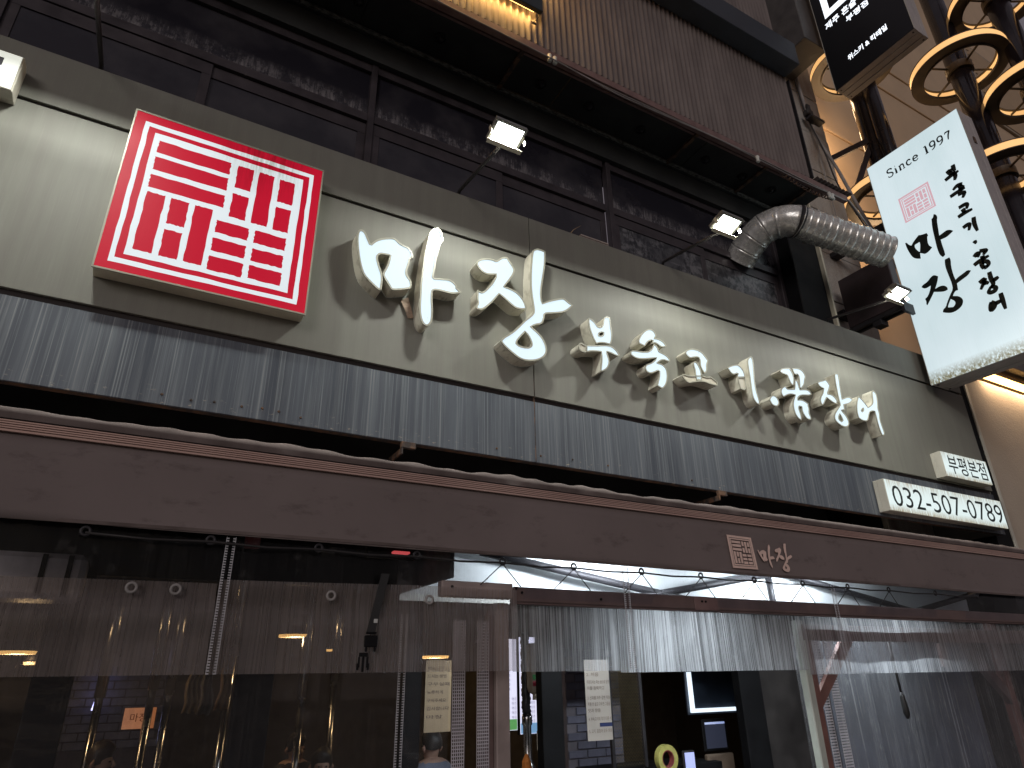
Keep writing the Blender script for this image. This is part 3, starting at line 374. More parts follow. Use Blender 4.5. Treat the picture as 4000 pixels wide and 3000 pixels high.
# ---------------------------------------------------------------- restaurant building
B = thing('restaurant_building', 'dark windowed building behind the grey sign fascia, granite slabs at its right end', 'building', (2.5, 1.0, 0))
box('wall', -6, 6.92, .84, 1.1, 2.9, 5.36, 'soffit', B)
box('wall', -6, 6.92, .86, 1.1, 7.16, 14.0, 'soffit', B)
box('pier', 6.92, 7.50, .55, 1.1, 2.9, 7.9, 'black', B, .01)
box('pier_trim', 7.50, 7.535, .50, .80, 2.9, 7.9, 'casing', B)
box('core', 7.50, 8.96, .86, 1.3, 2.9, 14.0, 'soffit', B)
zs = [2.9, 4.9, 5.62, 6.42, 7.28, 8.1, 8.95, 9.8, 10.7, 11.6, 12.5, 14.0]
for i in range(len(zs)-1):
    for a, b in ((7.54, 8.97),):
        box('granite_slab', a, b, .80+random.uniform(-.006,.006), .858, zs[i]+.006, zs[i+1]-.006, 'granite', B, .006)
boxes('lintel', [(-6, 6.92, .70, .858, 7.20, 7.48)], 'soffit', B)
bays = [(-4.46, -1.65), (-1.59, 1.18), (1.24, 4.0), (4.10, 6.86)]
for bi, (a, b) in enumerate(bays):
    fy0, fy1 = .76, .835
    w = boxes('window', [(a-.06 if bi else a-.1, a, fy0-.012, fy1, 5.36, 7.2), (a, b, fy0, fy1, 6.462, 6.555), (a, b, fy0, fy1, 7.105, 7.2), (a, b, fy0, fy1, 5.36, 5.42)]
              + ([(b, b+.06, fy0-.012, fy1, 5.36, 7.2)] if bi == 3 else []), 'winframe', B)
    box('upper_pane', a, b, .800, .812, 6.555, 7.105, 'pane', w, 0)
    m_ = (a+b)/2-.02
    for (p, q, dy) in ((a, m_+.05, .0), (m_-.06, b, .022)):
        sash = boxes('sash', [(p, q, .772+dy, .790+dy, 6.33, 6.455), (p, p+.075, .772+dy, .790+dy, 5.42, 6.33), (q-.075, q, .772+dy, .790+dy, 5.42, 6.33), (p, q, .770+dy, .773+dy, 6.325, 6.345)], 'winframe', w)
        box('lower_pane', p+.075, q-.075, .781+dy, .787+dy, 5.42, 6.33, 'film' if (bi == 3) else 'pane', w, 0)
box('floor_slab', -6, 8.96, .86, 7.0, 2.95, 3.1, 'soffit', B)

# ---------------------------------------------------------------- corrugated overhang
OV = thing('corrugated_overhang', 'brown corrugated metal overhang above the dark upstairs windows', 'overhang', (2.0, .4, 7.5))
pitch = .0755; nx = int((6.975+4.5)/pitch)*6; vs, fs = [], []
for i in range(nx+1):
    x = -4.5+i*pitch/6; y = .06-(.026,.018,.0,-.004,.0,.018)[i % 6]
    vs += [(x, y, 7.60+.002*math.sin(i*.37)), (x, y, 12.5)]
    if i: fs.append((2*i-2, 2*i, 2*i+1, 2*i-1))
meshob('corrugated_sheet', vs, fs, 'corr', OV, True)
box('sheet_end_trim', 6.975, 6.992, .03, .30, 7.62, 9.42, 'darksteel', OV)
boxes('edge_beam', [(-4.5, 7.66, .034, .040, 7.495, 7.585), (-4.5, 7.66, .040, .105, 7.495, 7.501), (-4.5, 7.66, .040, .105, 7.579, 7.585)], 'primer', OV)
vs, fs = [], []
for i in range(0, 61):
    x = 6.99+i*.0126; z = 7.60+.010*math.cos(i*1.047); vs += [(x, -.02, z), (x, .30-.2*i/60, z+.02)]
    if i: fs.append((2*i-2, 2*i, 2*i+1, 2*i-1))
meshob('corrugated_offcut', vs, fs, 'corr', OV)
box('inner_beam', -4.5, 7.3, .135, .165, 7.52, 7.66, 'primer', OV)
for a, b in ((-4.5, -1.2), (-1.19, .98), (.99, 3.2), (3.21, 5.2), (5.21, 7.3)):
    box('soffit_board', a, b, .165, .66, 7.56, 7.575, 'soffit', OV)
box('soffit_board', -4.5, 7.3, .672, .858, 7.485, 7.50, 'soffit', OV)
for a, b in ((-4.5, .4), (.41, 3.3), (3.31, 4.25), (4.26, 7.3)): box('rear_trim', a, b, .645, .69, 7.50, 7.535, 'dust', OV, .006)
for x in (.05, 2.55, 4.97, 6.15, 7.0): bar('soffit_bracket', (x, .10, 7.515), (x, .67, 7.515), .045, .03, 'rust', OV)
for x in (-.4, .9, 1.75, 2.95, 3.6, 4.35, 5.4, 6.05, 6.6):
    bm = bmesh.new(); bmesh.ops.create_cone(bm, cap_ends=False, segments=20, radius1=.058, radius2=.062, depth=.02)
    bmesh.ops.create_cone(bm, cap_ends=True, segments=20, radius1=.020, radius2=.045, depth=.05, matrix=Matrix.Translation((.012,.012,.005)))
    bmesh.ops.translate(bm, verts=bm.verts, vec=(x, .42, 7.550)); bmob('dead_downlight', bm, 'darksteel', OV, True)
bx = thing('black_beam_box', 'long black box beam across the top of the brown corrugated wall', 'beam', (1.5, -.08, 9.43))
box('beam_shell', -3.5, 6.92, -.215, .042, 9.43, 9.85, plain('slate_box_paint', (.028,.034,.045), .5), bx, .006)
hb = thing('backlit_signboard', 'dark signboard with amber light glowing behind it on the corrugated wall', 'signboard', (1.3, -.03, 7.98))
box('board', -.6, 2.70, -.065, -.012, 7.98, 9.35, plain('teal_black_board', (.022,.030,.034), .4), hb, .006)
box('light_strip', -.5, 2.62, -.010, -.002, 7.995, 8.03, 'amberstrong', hb, .001)
box('light_strip', 2.60, 2.66, -.010, -.002, 8.05, 9.2, 'amberstrong', hb, .001)
for nm_, M_, sx_, sy_, en_ in (('board_glow', Matrix.Translation((1.05,-.005,7.975)) @ Matrix.Rotation(math.radians(18), 4, 'X'), 3.2, .02, 20), ('board_glow', Matrix.Translation((2.705,.0,8.6)) @ Matrix.Rotation(math.radians(-90), 4, 'Y') @ Matrix.Rotation(0, 4, 'X'), .02, 1.2, 7)):
    ld_ = bpy.data.lights.new(nm_, 'AREA'); ld_.shape = 'RECTANGLE'; ld_.size = sx_; ld_.size_y = sy_; ld_.energy = en_; ld_.color = (1, .55, .15)
    lo_ = bpy.data.objects.new(nm_, ld_); C.objects.link(lo_); attach(lo_, hb); lo_.matrix_basis = M_
tube('loose_wire', [(2.69,-.03,7.985),(2.67,-.02,7.93),(2.64,.02,7.89),(2.62,.03,7.86)], .004, 'cable', hb, 6)
meshob('wire_knot', *sweep([(2.60,.02,7.875),(2.62,.02,7.86),(2.645,.02,7.862),(2.665,.02,7.85)], [.006,.016,.012,.006], 7), 'cable', hb)

# ---------------------------------------------------------------- sign fascia
F = thing('sign_fascia', 'long greenish grey metal sign fascia with streaked slate band below', 'fascia', (2.7, .2, 3.05))
XL, XR, XM = -3.6, 8.985, 2.478
box('backing', XL+.02, XR-.02, .022, .10, 3.08, 5.24, 'groove', F, 0)
for a, b in ((XL, XM-.004), (XM+.004, XR)):
    box('top_panel', a, b, 0, .022, 4.868, 5.275, 'fascia', F, .002)
    box('main_panel', a, b, -.002, .022, 3.578, 4.838, 'fascia', F, .002)
    box('slate_panel', a, b, .004, .022, 3.052, 3.536, 'slate', F, .002)
box('top_cap', XL, XR, .0221, .84, 5.262, 5.275, 'fascia', F, .002)
box('end_panel', XR-.012, XR, .0221, .84, 3.06, 5.262, 'fascia', F, .002)
box('bottom_lip', XL, XR, .0221, .07, 3.052, 3.060, 'rust', F, .001)
box('seam_strip', XM-.0035, XM+.0035, .006, .0219, 3.06, 4.83, 'rust', F, 0)
for x in (0.45, .56, .72, .83, .98, 1.10, 1.22, 2.62, 2.95, 3.25, 3.6, 4.5):
    bm = bmesh.new(); bmesh.ops.create_cone(bm, cap_ends=True, segments=7, radius1=.010, radius2=.006, depth=.010, matrix=Matrix.Rotation(math.pi/2, 4, 'X'))
    bmesh.ops.translate(bm, verts=bm.verts, vec=(x+random.uniform(-.03,.03)-.45, .002, 3.115+random.uniform(-.012,.012))); bmob('rust_screw', bm, 'rust', F)

# ---------------------------------------------------------------- red seal lightbox
x0, x1, z0, z1 = RED; w_, h_ = x1-x0, z1-z0
R = thing('seal_lightbox_sign', 'square red and white seal lightbox, the largest sign at the left of the fascia', 'sign', ((x0+x1)/2, -.06, z0))
boxes('casing', [(x0+.006, x1-.006, -.118, -.003, z0+.006, z1-.006)], 'casing', R, .004)
boxes('edge_frame', [(x0, x1, -.128, -.1185, z1-.012, z1), (x0, x1, -.128, -.1185, z0, z0+.012), (x0, x0+.010, -.128, -.1185, z0+.0125, z1-.0125), (x1-.010, x1, -.128, -.1185, z0+.0125, z1-.0125)], 'trimcap', R, .001)
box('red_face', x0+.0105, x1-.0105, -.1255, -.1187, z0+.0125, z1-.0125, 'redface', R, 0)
def rough_rect(a, b, c, d, jit, n=14):
    p = []
    for i in range(n): p.append((a+(b-a)*i/n, c+random.uniform(-jit,jit)))
    for i in range(n): p.append((b+random.uniform(-jit,jit), c+(d-c)*i/n))
    for i in range(n): p.append((b-(b-a)*i/n, d+random.uniform(-jit,jit)))
    for i in range(n): p.append((a+random.uniform(-jit,jit), d-(d-c)*i/n))
    return p
def unit(t): return (x0+t[0]*w_, x0+t[1]*w_, z0+t[2]*h_, z0+t[3]*h_)
pl = lambda Y: (lambda x, z, d=0: Vector((x, Y-d, z)))
f0, f1, f2 = (unit(t) for t in LOGO_FRAMES)
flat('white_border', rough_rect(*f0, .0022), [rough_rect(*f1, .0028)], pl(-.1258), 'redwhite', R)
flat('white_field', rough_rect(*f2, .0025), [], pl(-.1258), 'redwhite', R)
for t in LOGO_BARS: flat('red_bar', rough_rect(*unit(t), .0030, 9), [], pl(-.1275), 'redface', R, .0008)

# ---------------------------------------------------------------- channel letters
NAMES = {'ma': 'large lit channel letter nearest the red seal, two brush strokes', 'jang': 'large lit channel letter with a looped round base, over the panel seam',
 'bu': 'first small lit letter right of the two large ones', 'sok': 'second small lit letter, stacked strokes with torn foot', 'go': 'third small lit letter whose flat base stroke is dark',
 'gi': 'fourth small lit letter with a tall slim right stroke and half dark hook', 'dot': 'small lit round dot between the letters', 'kkom': 'dense small lit letter just right of the dot',
 'jang2': 'small lit letter with a looped round base, second from the right end', 'eo': 'last small lit letter at the right end of the row'}
roots = {}
for key, poly, holes, lit in LETTERS:
    if key not in roots:
        xs = [p[0] for k_, pp, h, l in LETTERS if k_ == key for p in pp]; zz = [p[1] for k_, pp, h, l in LETTERS if k_ == key for p in pp]
        roots[key] = thing('channel_letter', NAMES[key], 'sign letter', (sum(xs)/len(xs), -.005, min(zz)), 'lit brush letters on the fascia')
    rtx = roots[key]; big = key in ('ma', 'jang'); T = .128
    poly = orient(chaikin(poly, 2)); holes = [orient(chaikin(h, 2), False) for h in holes]
    place = pl(-T+.006)
    v, f, loops = fillpoly(poly, holes, place); meshob('letter_face', v, f, 'ledface' if lit else 'dimface', rtx)
    vs, fs, vr, fr_ = [], [], [], []
    rim = .011 if big else .0085
    for l in loops:
        n = len(l); b = len(vs); br = len(vr)
        for i in range(n):
            x, z = l[i]; vs += [(x, -.004, z), (x, -T*.78, z), (x, -T*.78-.001, z), (x, -T+.002, z)]
            a_, c_ = Vector(l[i-1]), Vector(l[(i+1) % n]); t = (c_-a_); t = t.normalized() if t.length > 1e-9 else Vector((1,0)); nn = Vector((-t.y, t.x))
            q = Vector(l[i])+nn*rim; o_ = Vector(l[i])-nn*.002
            vr += [(o_.x, -T+.010, o_.y), (o_.x, -T, o_.y), (q.x, -T, q.y), (q.x, -T+.007, q.y)]
        for i in range(n):
            j = (i+1) % n
            for s_ in range(3):
                fs.append((b+4*i+s_, b+4*j+s_, b+4*j+s_+1, b+4*i+s_+1)); fr_.append((br+4*i+s_, br+4*j+s_, br+4*j+s_+1, br+4*i+s_+1))
    meshob('letter_return', vs, fs, 'return', rtx); meshob('letter_rim', vr, fr_, 'trimcap', rtx)
ps = tag(meshob('paper_scrap', [(1.355,-.012,4.115),(1.405,-.03,4.145),(1.425,-.022,4.09),(1.46,-.012,3.995),(1.418,-.008,3.985),(1.385,-.02,4.05)], [(0,1,2,5),(5,2,3,4)], plain('brown_paper', (.36,.27,.20), .9, 0, .3, 30)), 'torn brown paper scrap stuck beside the first large letter', 'scrap')
ps['label'] = 'torn brown paper scrap stuck between the two strokes of the first large letter'
md = ps.modifiers.new('thick', 'SOLIDIFY'); md.thickness = .003

# ---------------------------------------------------------------- small lightboxes on the fascia
def lightbox(name, label, X0, X1, Z0, Z1, face, depth=.13, back=0.0):
    t = thing(name, label, 'sign', ((X0+X1)/2, back-depth/2, Z0))
    box('casing', X0, X1, back-depth+.006, back-depth*.35, Z0, Z1, 'casing_white', t, .003)
    box('casing_rear', X0+.002, X1-.002, back-depth*.35+.002, back-.003, Z0+.002, Z1-.002, 'casing_white', t, .003)
    box('face', X0+.005, X1-.005, back-depth, back-depth+.0055, Z0+.005, Z1-.005, face, t, 0)
    return t
t = lightbox('phone_number_lightbox', 'long low lightbox with the phone number 032-507-0789', 6.575, 8.795, 3.078, 3.407, 'phoneface')
text('phone_number', '032-507-0789', .315, wall_plane(6.66, 3.134, -.1302), 'ink', t, -.001, 2.09)
t = lightbox('branch_name_lightbox', 'short lightbox reading 부평본점 above the phone number', 7.817, 8.752, 3.590, 3.885, 'branchface')
text('branch_name', '부평본점', .24, wall_plane(7.90, 3.655, -.1302), 'ink', t, .002, .79)
t = lightbox('edge_lightbox', 'pale lightbox cut off by the left edge of the picture', -2.1, -1.117, 4.772, 5.048, 'casing_white')
box('lit_face', -2.09, -1.127, -.1325, -.1302, 4.782, 5.038, glow('warm_white_face', (.80,.84,.72), .75), t, 0)
flat('grey_print', [(-1.9,4.90),(-1.235,4.90),(-1.205,4.935),(-1.205,4.99),(-1.9,4.99)], [], pl(-.1327), plain('grey_print', (.10,.10,.11), .5), t)

# ---------------------------------------------------------------- floodlights on arms
FB = Vector((1.82, 0, 5.2755))
fl = thing('floodlight', '', 'floodlight', FB, 'floodlights on arms above the fascia')
box('foot_plate', 1.79, 1.85, .03, .10, 5.2755, 5.283, 'rust', fl, .001)
tube('arm', [(1.82,.06,5.282),(1.82,.02,5.33),(1.82,-.04,5.322),(1.82,-.40,5.262),(1.82,-.735,5.205)], .015, 'darksteel', fl, 10)
hd = Matrix.Translation((1.82, -.80, 5.235)) @ Matrix.Rotation(math.radians(-18), 4, 'X')
def hbox(name, L, mat, parent, bev=.003):
    bm = bmesh.new()
    for b in L: addbox(bm, *b, bev)
    bmesh.ops.transform(bm, matrix=hd, verts=bm.verts); return bmob(name, bm, mat, parent)
hs = hbox('housing', [(-.128,.128,-.09,.09,.0,.03),(-.10,.10,-.06,.06,.03,.05)], 'lamphouse', fl)
hbox('heat_fin', [(-.10+.022*i,-.094+.022*i,-.055,.055,.051,.066) for i in range(10)], 'lamphouse', hs, .001)
hbox('rim', [(-.130,.130,-.092,-.070,-.010,-.001),(-.130,.130,.070,.092,-.010,-.001),(-.130,-.108,-.069,.069,-.010,-.001),(.108,.130,-.069,.069,-.010,-.001)], 'lamphouse', hs, .002)
hbox('lens', [(-.1075,.1075,-.0685,.0685,-.006,-.002)], 'lens', hs, .001)
hbox('yoke', [(-.142,-.138,-.014,.014,-.055,.02),(.138,.142,-.014,.014,-.055,.02),(-.142,.142,.050,.085,-.062,-.058)], 'casing', fl, .001)
ld = bpy.data.lights.new('flood_beam', 'AREA'); ld.shape = 'RECTANGLE'; ld.size = .20; ld.size_y = .12; ld.energy = 68; ld.color = (.98, 1.0, .94)
lo = bpy.data.objects.new('flood_beam', ld); C.objects.link(lo); lo.matrix_world = hd @ Matrix.Translation((0,0,-.013)); 
mw = lo.matrix_world.copy(); attach(lo, fl); lo.matrix_basis = mw
fl['label'] = 'lit floodlight on an arm above the large letters, its whole head in view'
for dx, lab in ((-2.60, 'floodlight arm at the upper left, its head beyond the top of the picture'), (2.22, 'lit floodlight in front of the steel duct elbow'), (4.70, 'lit floodlight overlapping the edge of the white projecting sign')):
    dup(fl, (dx, 0, 0), lab)
for i in range(5):
    PK = PK if i else thing('plank_stack', 'small stack of thin grey planks lying on top of the fascia', 'planks', (3.25, .1, 5.2765))
    (box('plank', 3.05+.01*i, 3.44-.008*i, .07+.006*(i%2), .15+.006*(i%2), 5.2765+.019*i, 5.2765+.019*i+.017, plain('grey_plank', (.40,.34,.31), .8, 0, .2, 20), PK))
for i, (a, b) in enumerate((((1.60,.05,5.277),(1.74,.11,5.30)), ((2.93,.05,5.277),(3.06,.02,5.42)))):
    a, b = Vector(a), Vector(b)
    tag(tube('dry_twig', [a, a.lerp(b,.4)+Vector((0,0,.02)), b], [.006,.004,.002], plain('dead_leaf', (.30,.22,.14), .9), None, 6), ['dry twig lying on the fascia left of the floodlight arm', 'dry twig standing beside the small plank stack'][i], 'twig')

# ---------------------------------------------------------------- projecting signs
def projecting(name, label, z0, z1, y0, y1, X, D, face):
    t = thing(name, label, 'sign', (X+D/2, (y0+y1)/2, z0))
    boxes('casing', [(X+.008, X+D/3-.004, y1, y0, z0, z1), (X+D/3+.004, X+2*D/3-.004, y1+.003, y0-.003, z0+.003, z1-.003), (X+2*D/3+.004, X+D-.008, y1, y0, z0, z1)], plain(name+'_casing', (.42,.39,.385), .5, .1, .1), t, .004)
    box('casing_core', X+.05, X+D-.05, y1+.02, y0-.02, z0+.02, z1-.02, 'groove', t, 0)
    box('face', X, X+.0075, y1+.004, y0-.004, z0+.004, z1-.004, face, t, 0)
    boxes('edge_trim', [(X-.004, X+.006, y0-.0035, y0+.004, z0, z1), (X-.004, X+.006, y1-.004, y1+.0035, z0, z1)], 'casing_white', t, .001)
    for zz in ((z1-.45), ): 
        boxes('fixing_plate', [(X+D*.42, X+D*.58, y1-.008, y1-.001, zz-.05, zz+.05)], 'rust', t)
    for xx, yy in ((X+D*.15, y0-.05), (X+D*.85, y0-.05), (X+D*.15, y1+.05), (X+D*.85, y1+.05)):
        box('screw', xx-.012, xx+.012, yy-.012, yy+.012, z0-.006, z0-.001, 'darksteel', t)
    return t
WS = projecting('white_projecting_sign', 'tall white projecting lightbox with black brush lettering and Since 1997', 4.765, 8.140, -.105, -1.352, 8.10, .355, 'signface')
sp = lambda y, z, d=0: Vector((8.0985-d, y, z))
spm = lambda u, z, d=0: Vector((8.0985-d, -u, z))            # u = -Y runs to the right in view
for poly, holes in BRUSH: flat('brush_letter', [(-a, b) for a, b in poly], [[(-a, b) for a, b in h] for h in holes], spm, 'ink', WS, .0015, 1)
for s_ in STROKES: stroke('brush_stroke', [(-a, b) for a, b in s_], .037, spm, 'ink', WS)
# Since 1997 in a bookish serif drawn with thick and thin strokes
G_ = {'S': (.62, [([(.54,.80),(.46,.97),(.20,1.0),(.06,.82),(.14,.62),(.46,.44),(.56,.22),(.40,.0),(.14,.02),(.05,.20)], .085)]),
 'i': (.34, [([(.17,.0),(.17,.62)], .10), ([(.05,.62),(.17,.62)], .05), ([(.04,.0),(.30,.0)], .045), ([(.15,.88),(.19,.88)], .13)]),
 'n': (.66, [([(.14,.0),(.14,.64)], .095), ([(.14,.5),(.30,.64),(.46,.58),(.50,.40),(.50,.0)], .085), ([(.02,.0),(.26,.0)], .045), ([(.38,.0),(.62,.0)], .045), ([(.02,.62),(.14,.62)], .045)]),
 'c': (.54, [([(.46,.50),(.36,.63),(.20,.62),(.07,.46),(.07,.20),(.20,.02),(.38,.02),(.48,.14)], .085)]),
 'e': (.56, [([(.08,.34),(.48,.36),(.44,.56),(.28,.65),(.12,.55),(.06,.34),(.10,.12),(.26,.0),(.42,.04),(.50,.16)], .080)]),
 '1': (.50, [([(.27,.0),(.27,.98)], .105), ([(.10,.86),(.27,.97)], .06), ([(.10,.0),(.44,.0)], .05)]),
 '9': (.60, [([(.52,.66),(.48,.90),(.30,1.0),(.12,.90),(.07,.68),(.14,.46),(.32,.42),(.50,.56),(.53,.74)], .085), ([(.53,.70),(.46,.30),(.30,.08),(.10,.0)], .08)]),
 '7': (.56, [([(.08,.80),(.12,.95)], .05), ([(.10,.95),(.54,.95)], .09), ([(.53,.94),(.34,.50),(.24,.0)], .085)]), ' ': (.34, [])}
u = .340; H = .125
for ch in 'Since 1997':
    wd, ss = G_[ch]
    for p_, w_s in ss: stroke('serif_letter', [(u+a*H*1.08, 7.786+b*H) for a, b in p_], w_s*H*1.35, spm, 'ink', WS)
    u += (wd+.115)*H*1.08
sa = [(-y, z) for y, z in SEAL]; sx0, sx1 = .376, .781; sz0, sz1 = 7.003, 7.396; sw, sh = sx1-sx0, sz1-sz0
def su(t): return (sx0+t[0]*sw, sx0+t[1]*sw, sz0+t[2]*sh, sz0+t[3]*sh)
rr = lambda a, b, c, d: [(a,c),(b,c),(b,d),(a,d)]
flat('seal_border', rr(*su((0,1,0,1))), [rr(*su(LOGO_FRAMES[0]))], spm, 'sealpink', WS)
flat('seal_border', rr(*su(LOGO_FRAMES[1])), [rr(*su(LOGO_FRAMES[2]))], spm, 'sealpink', WS)
for t_ in LOGO_BARS: flat('seal_bar', rr(*su(t_)), [], spm, 'sealpink', WS)
BS = projecting('black_projecting_sign', 'black projecting sign with white lettering at the top of the picture', 9.745, 13.2, .0, -1.235, 8.10, .35, 'blackface')
flat('corner_logo', [(.154,11.175),(1.08,11.175),(1.08,11.29),(.255,11.29),(.255,12.3),(.154,12.3)], [], spm, 'ledtext', BS)
for body_, u0, zb, wd, sz in (('제주 혼술', .118, 10.955, .535, .155), ('부평점', .440, 10.765, .36, .135), ('위스키 & 칵테일', .303, 10.085, .625, .120)):
    text('sign_text', body_, sz, (lambda u0, zb: (lambda x, y, d=0: Vector((8.0985-d, -(u0+x), zb+y))))(u0, zb), 'ledtext', BS, .0028, wd)
br = thing('sign_bracket_box', 'dark rusty steel bracket box between granite wall and white projecting sign', 'bracket', (7.8, .2, 5.7))
box('bracket_shell', 7.93, 8.09, -.10, .62, 5.86, 6.62, 'bracketbrown', br, .01)
boxes('bracket_rail', [(7.93, 7.98, -.14, .79, 5.80, 5.855), (8.03, 8.08, -.14, .79, 5.80, 5.855), (7.86, 8.08, -.18, -.14, 5.72, 5.855), (7.93, 8.08, .18, .30, 5.72, 5.795)], 'darksteel', br)
boxes('bracket_rail', [(8.2, 8.36, -.10, .79, 7.2, 7.28)], 'darksteel', br)
gd = thing('grey_duct_box', 'plain dark grey duct box behind the black projecting sign', 'duct', (8.0, .5, 10.9))
box('duct_shell', 7.85, 8.40, .10, .79, 10.9, 13.5, plain('grey_duct_paint', (.075,.068,.066), .6), gd, .01)
# ---------------------------------------------------------------- neighbour building and ring lamp columns
NB = thing('neighbour_building', 'beige rendered building at the right with a warm strip light', 'building', (11.5, 1.5, 0))
box('lower_wall', 9.42, 16, .12, 1.0, 0, 5.30, 'stucco', NB, .01)
box('edge_pilaster', 9.36, 9.42, .10, 1.0, 0, 5.30, 'casing_white', NB, .004)
box('gap_shade_fill', 9.0, 9.3595, .115, 1.0, 0, 5.5, 'black', NB)  # solid black box standing in for the shade of the open gap
sl_ = bpy.data.lights.new('strip_glow', 'AREA'); sl_.shape = 'RECTANGLE'; sl_.size = 5; sl_.size_y = .04; sl_.energy = 40; sl_.color = (1, .70, .42)
so_ = bpy.data.objects.new('strip_glow', sl_); C.objects.link(so_); attach(so_, NB); so_.matrix_basis = Matrix.Translation((12.4, .03, 5.335)) @ Matrix.Rotation(math.radians(10), 4, 'X')
box('ledge', 9.36, 16, -.10, 2.6, 5.52, 5.70, plain('ledge_paint', (.16,.14,.13), .7), NB, .01)
box('strip_light', 9.9, 15, .04, .115, 5.34, 5.41, 'amberstrong', NB, .002)
box('strip_rail', 9.9, 15, .03, .118, 5.415, 5.44, 'darksteel', NB)
box('upper_wall', 9.0, 26, 2.0, 3.0, 5.70, 26, 'stucco_top', NB)
for z in (9.2, 12.2, 15.0, 15.95): box('string_course', 9.0, 26, 1.96, 1.998, z, z+.10, 'stucco_top', NB, .01)
lv = box('louvre_panel', 20.5, 24.6, 1.92, 1.998, 17.0, 20.4, plain('louvre_frame', (.30,.24,.18), .7), NB, .01)
for i in range(15): bar('louvre_slat', (20.6, 1.90, 17.15+i*.21), (24.5, 1.90, 17.15+i*.21), .05, .10, 'stucco_top', lv, (0,-.5,1))
for a, b in (((9.75,.55,9.95),(8.98,.80,9.78)), ((9.75,.55,9.80),(9.30,.9,8.7))): pass
def ring_column(label, X, Y, zs, z_bot, z_top, r, rr_, twin=False):
    t = thing('ring_lamp_column', label, 'lamp column', (X, Y, z_bot), 'black columns with amber ring lamps')
    tube('pole', [(X,Y,z_bot),(X,Y,(z_bot+z_top)/2),(X,Y,z_top)], r, 'column', t, 28)
    if twin: tube('side_pole', [(X-.05,Y-.20,z_bot),(X-.05,Y-.20,z_top)], r*.75, 'column', t, 24)
    for z in zs:
        def annulus(nm, r0, r1, za, zb, mat, par, n=56):
            vs, fs = [], []
            for i in range(n):
                c, s = math.cos(2*math.pi*i/n), math.sin(2*math.pi*i/n)
                vs += [(X+r0*c,Y+r0*s,za),(X+r1*c,Y+r1*s,za),(X+r1*c,Y+r1*s,zb),(X+r0*c,Y+r0*s,zb)]
            for i in range(n):
                j = (i+1) % n
                for q in range(4): fs.append((4*i+q, 4*j+q, 4*j+(q+1)%4, 4*i+(q+1)%4))
            return meshob(nm, vs, fs, mat, par)
        rg = annulus('ring_housing', rr_-.16, rr_+.02, z-.05, z-.035, 'ringdark', t)
        annulus('ring_lip', rr_-.165, rr_-.150, z-.075, z-.030, 'ringdark', rg)
        annulus('outer_light', rr_-.005, rr_+.012, z-.034, z+.085, 'amber', rg)
        annulus('inner_light', rr_-.135, rr_-.120, z-.029, z+.080, 'amber', rg)
        annulus('ring_cap', rr_-.16, rr_+.02, z+.086, z+.10, 'ringdark', rg)
        for k_ in range(4):
            a = math.pi/4+k_*math.pi/2+.3
            tube('ring_spoke', [(X+r*math.cos(a),Y+r*math.sin(a),z),(X+(rr_-.11)*math.cos(a),Y+(rr_-.11)*math.sin(a),z+.02)], .018, 'ringdark', rg, 8)
        rl_ = bpy.data.lights.new('wall_wash_light', 'POINT'); rl_.energy = 32; rl_.color = (1, .66, .36); rl_.shadow_soft_size = .25  # added lamp, set away from the ring near the upper wall to brighten it
        ro_ = bpy.data.objects.new('wall_wash_light', rl_); C.objects.link(ro_); attach(ro_, t); ro_.matrix_basis = Matrix.Translation((X+.1, 1.25, z+.1))
        annulus('collar', r+.002, r+.035, z-.09, z+.05, 'ringdark', t, 28)
    return t
ring_column('black twin column with amber ring lamps rising behind the two projecting signs', 9.86, .50, (8.78, 11.70), 5.70, 14, .17, .68, True)
ring_column('black column with amber ring lamp in full view right of the black sign', 10.45, -.81, (8.45, 10.68), 0, 14, .16, .69)
ring_column('black column with amber ring lamps at the right picture edge', 10.74, -1.52, (9.70, 11.68), 0, 14, .16, .65)
sf = thing('column_stay', 'brown steel stay bars between the granite wall and the black column', 'stay', (9.4, .7, 8.9))
bar('stay_bar', (8.97,.82,9.45), (9.72,.52,9.95), .05, .09, 'bracketbrown', sf)
bar('stay_bar', (9.30,.80,8.75), (9.74,.52,9.85), .05, .09, 'bracketbrown', sf)

# ---------------------------------------------------------------- duct
D = thing('steel_duct', 'galvanised steel duct elbow with ribbed flexible run from the window', 'duct', (6.6, .2, 6.4))
path = [Vector(p) for p in ((6.17,.80,6.50),(6.17,.62,6.62),(6.20,.42,6.73),(6.29,.24,6.77),(6.43,.06,6.72),(6.86,-.13,6.57),(7.28,-.29,6.43),(7.50,-.34,6.37))]
R_ = .195
cuts = [0, 1, 2, 3, 4]
def spline(P_, i, n):
    p0, p1, p2, p3 = P_[max(i-1,0)], P_[i], P_[i+1], P_[min(i+2,len(P_)-1)]
    return [.5*((2*p1)+(p2-p0)*u_+(2*p0-5*p1+4*p2-p3)*u_*u_+(3*p1-p0-3*p2+p3)*u_**3) for u_ in [q/n for q in range(n+1)]]
curve = []
for i in range(4): curve += spline(path, i, 12)[:-1]
curve.append(path[4]); npc = len(curve)
ks = [0, 9, 18, 27, 37, npc-1]
for i in range(5):
    seg = curve[ks[i]:ks[i+1]+1]; n_ = len(seg)
    rs = [R_+(.007 if q in (0, n_-1) else (.004 if q in (1, n_-2) else 0)) for q in range(n_)]
    tube('elbow_segment', seg, rs, 'galv', D, 44)
a, b = path[4], path[7]; t = (b-a).normalized(); L_ = (b-a).length; pts, rs = [], []
n = 150
for i in range(n+1):
    s_ = L_*i/n; pts.append(a+t*s_); ph = (s_/.085) % 1; rs.append(R_+.004+(.009 if ph < .18 else 0)+.004*math.sin(s_*9)+.0025*math.sin(s_*31+1))
tube('ribbed_run', pts, rs, 'galv', D, 40)
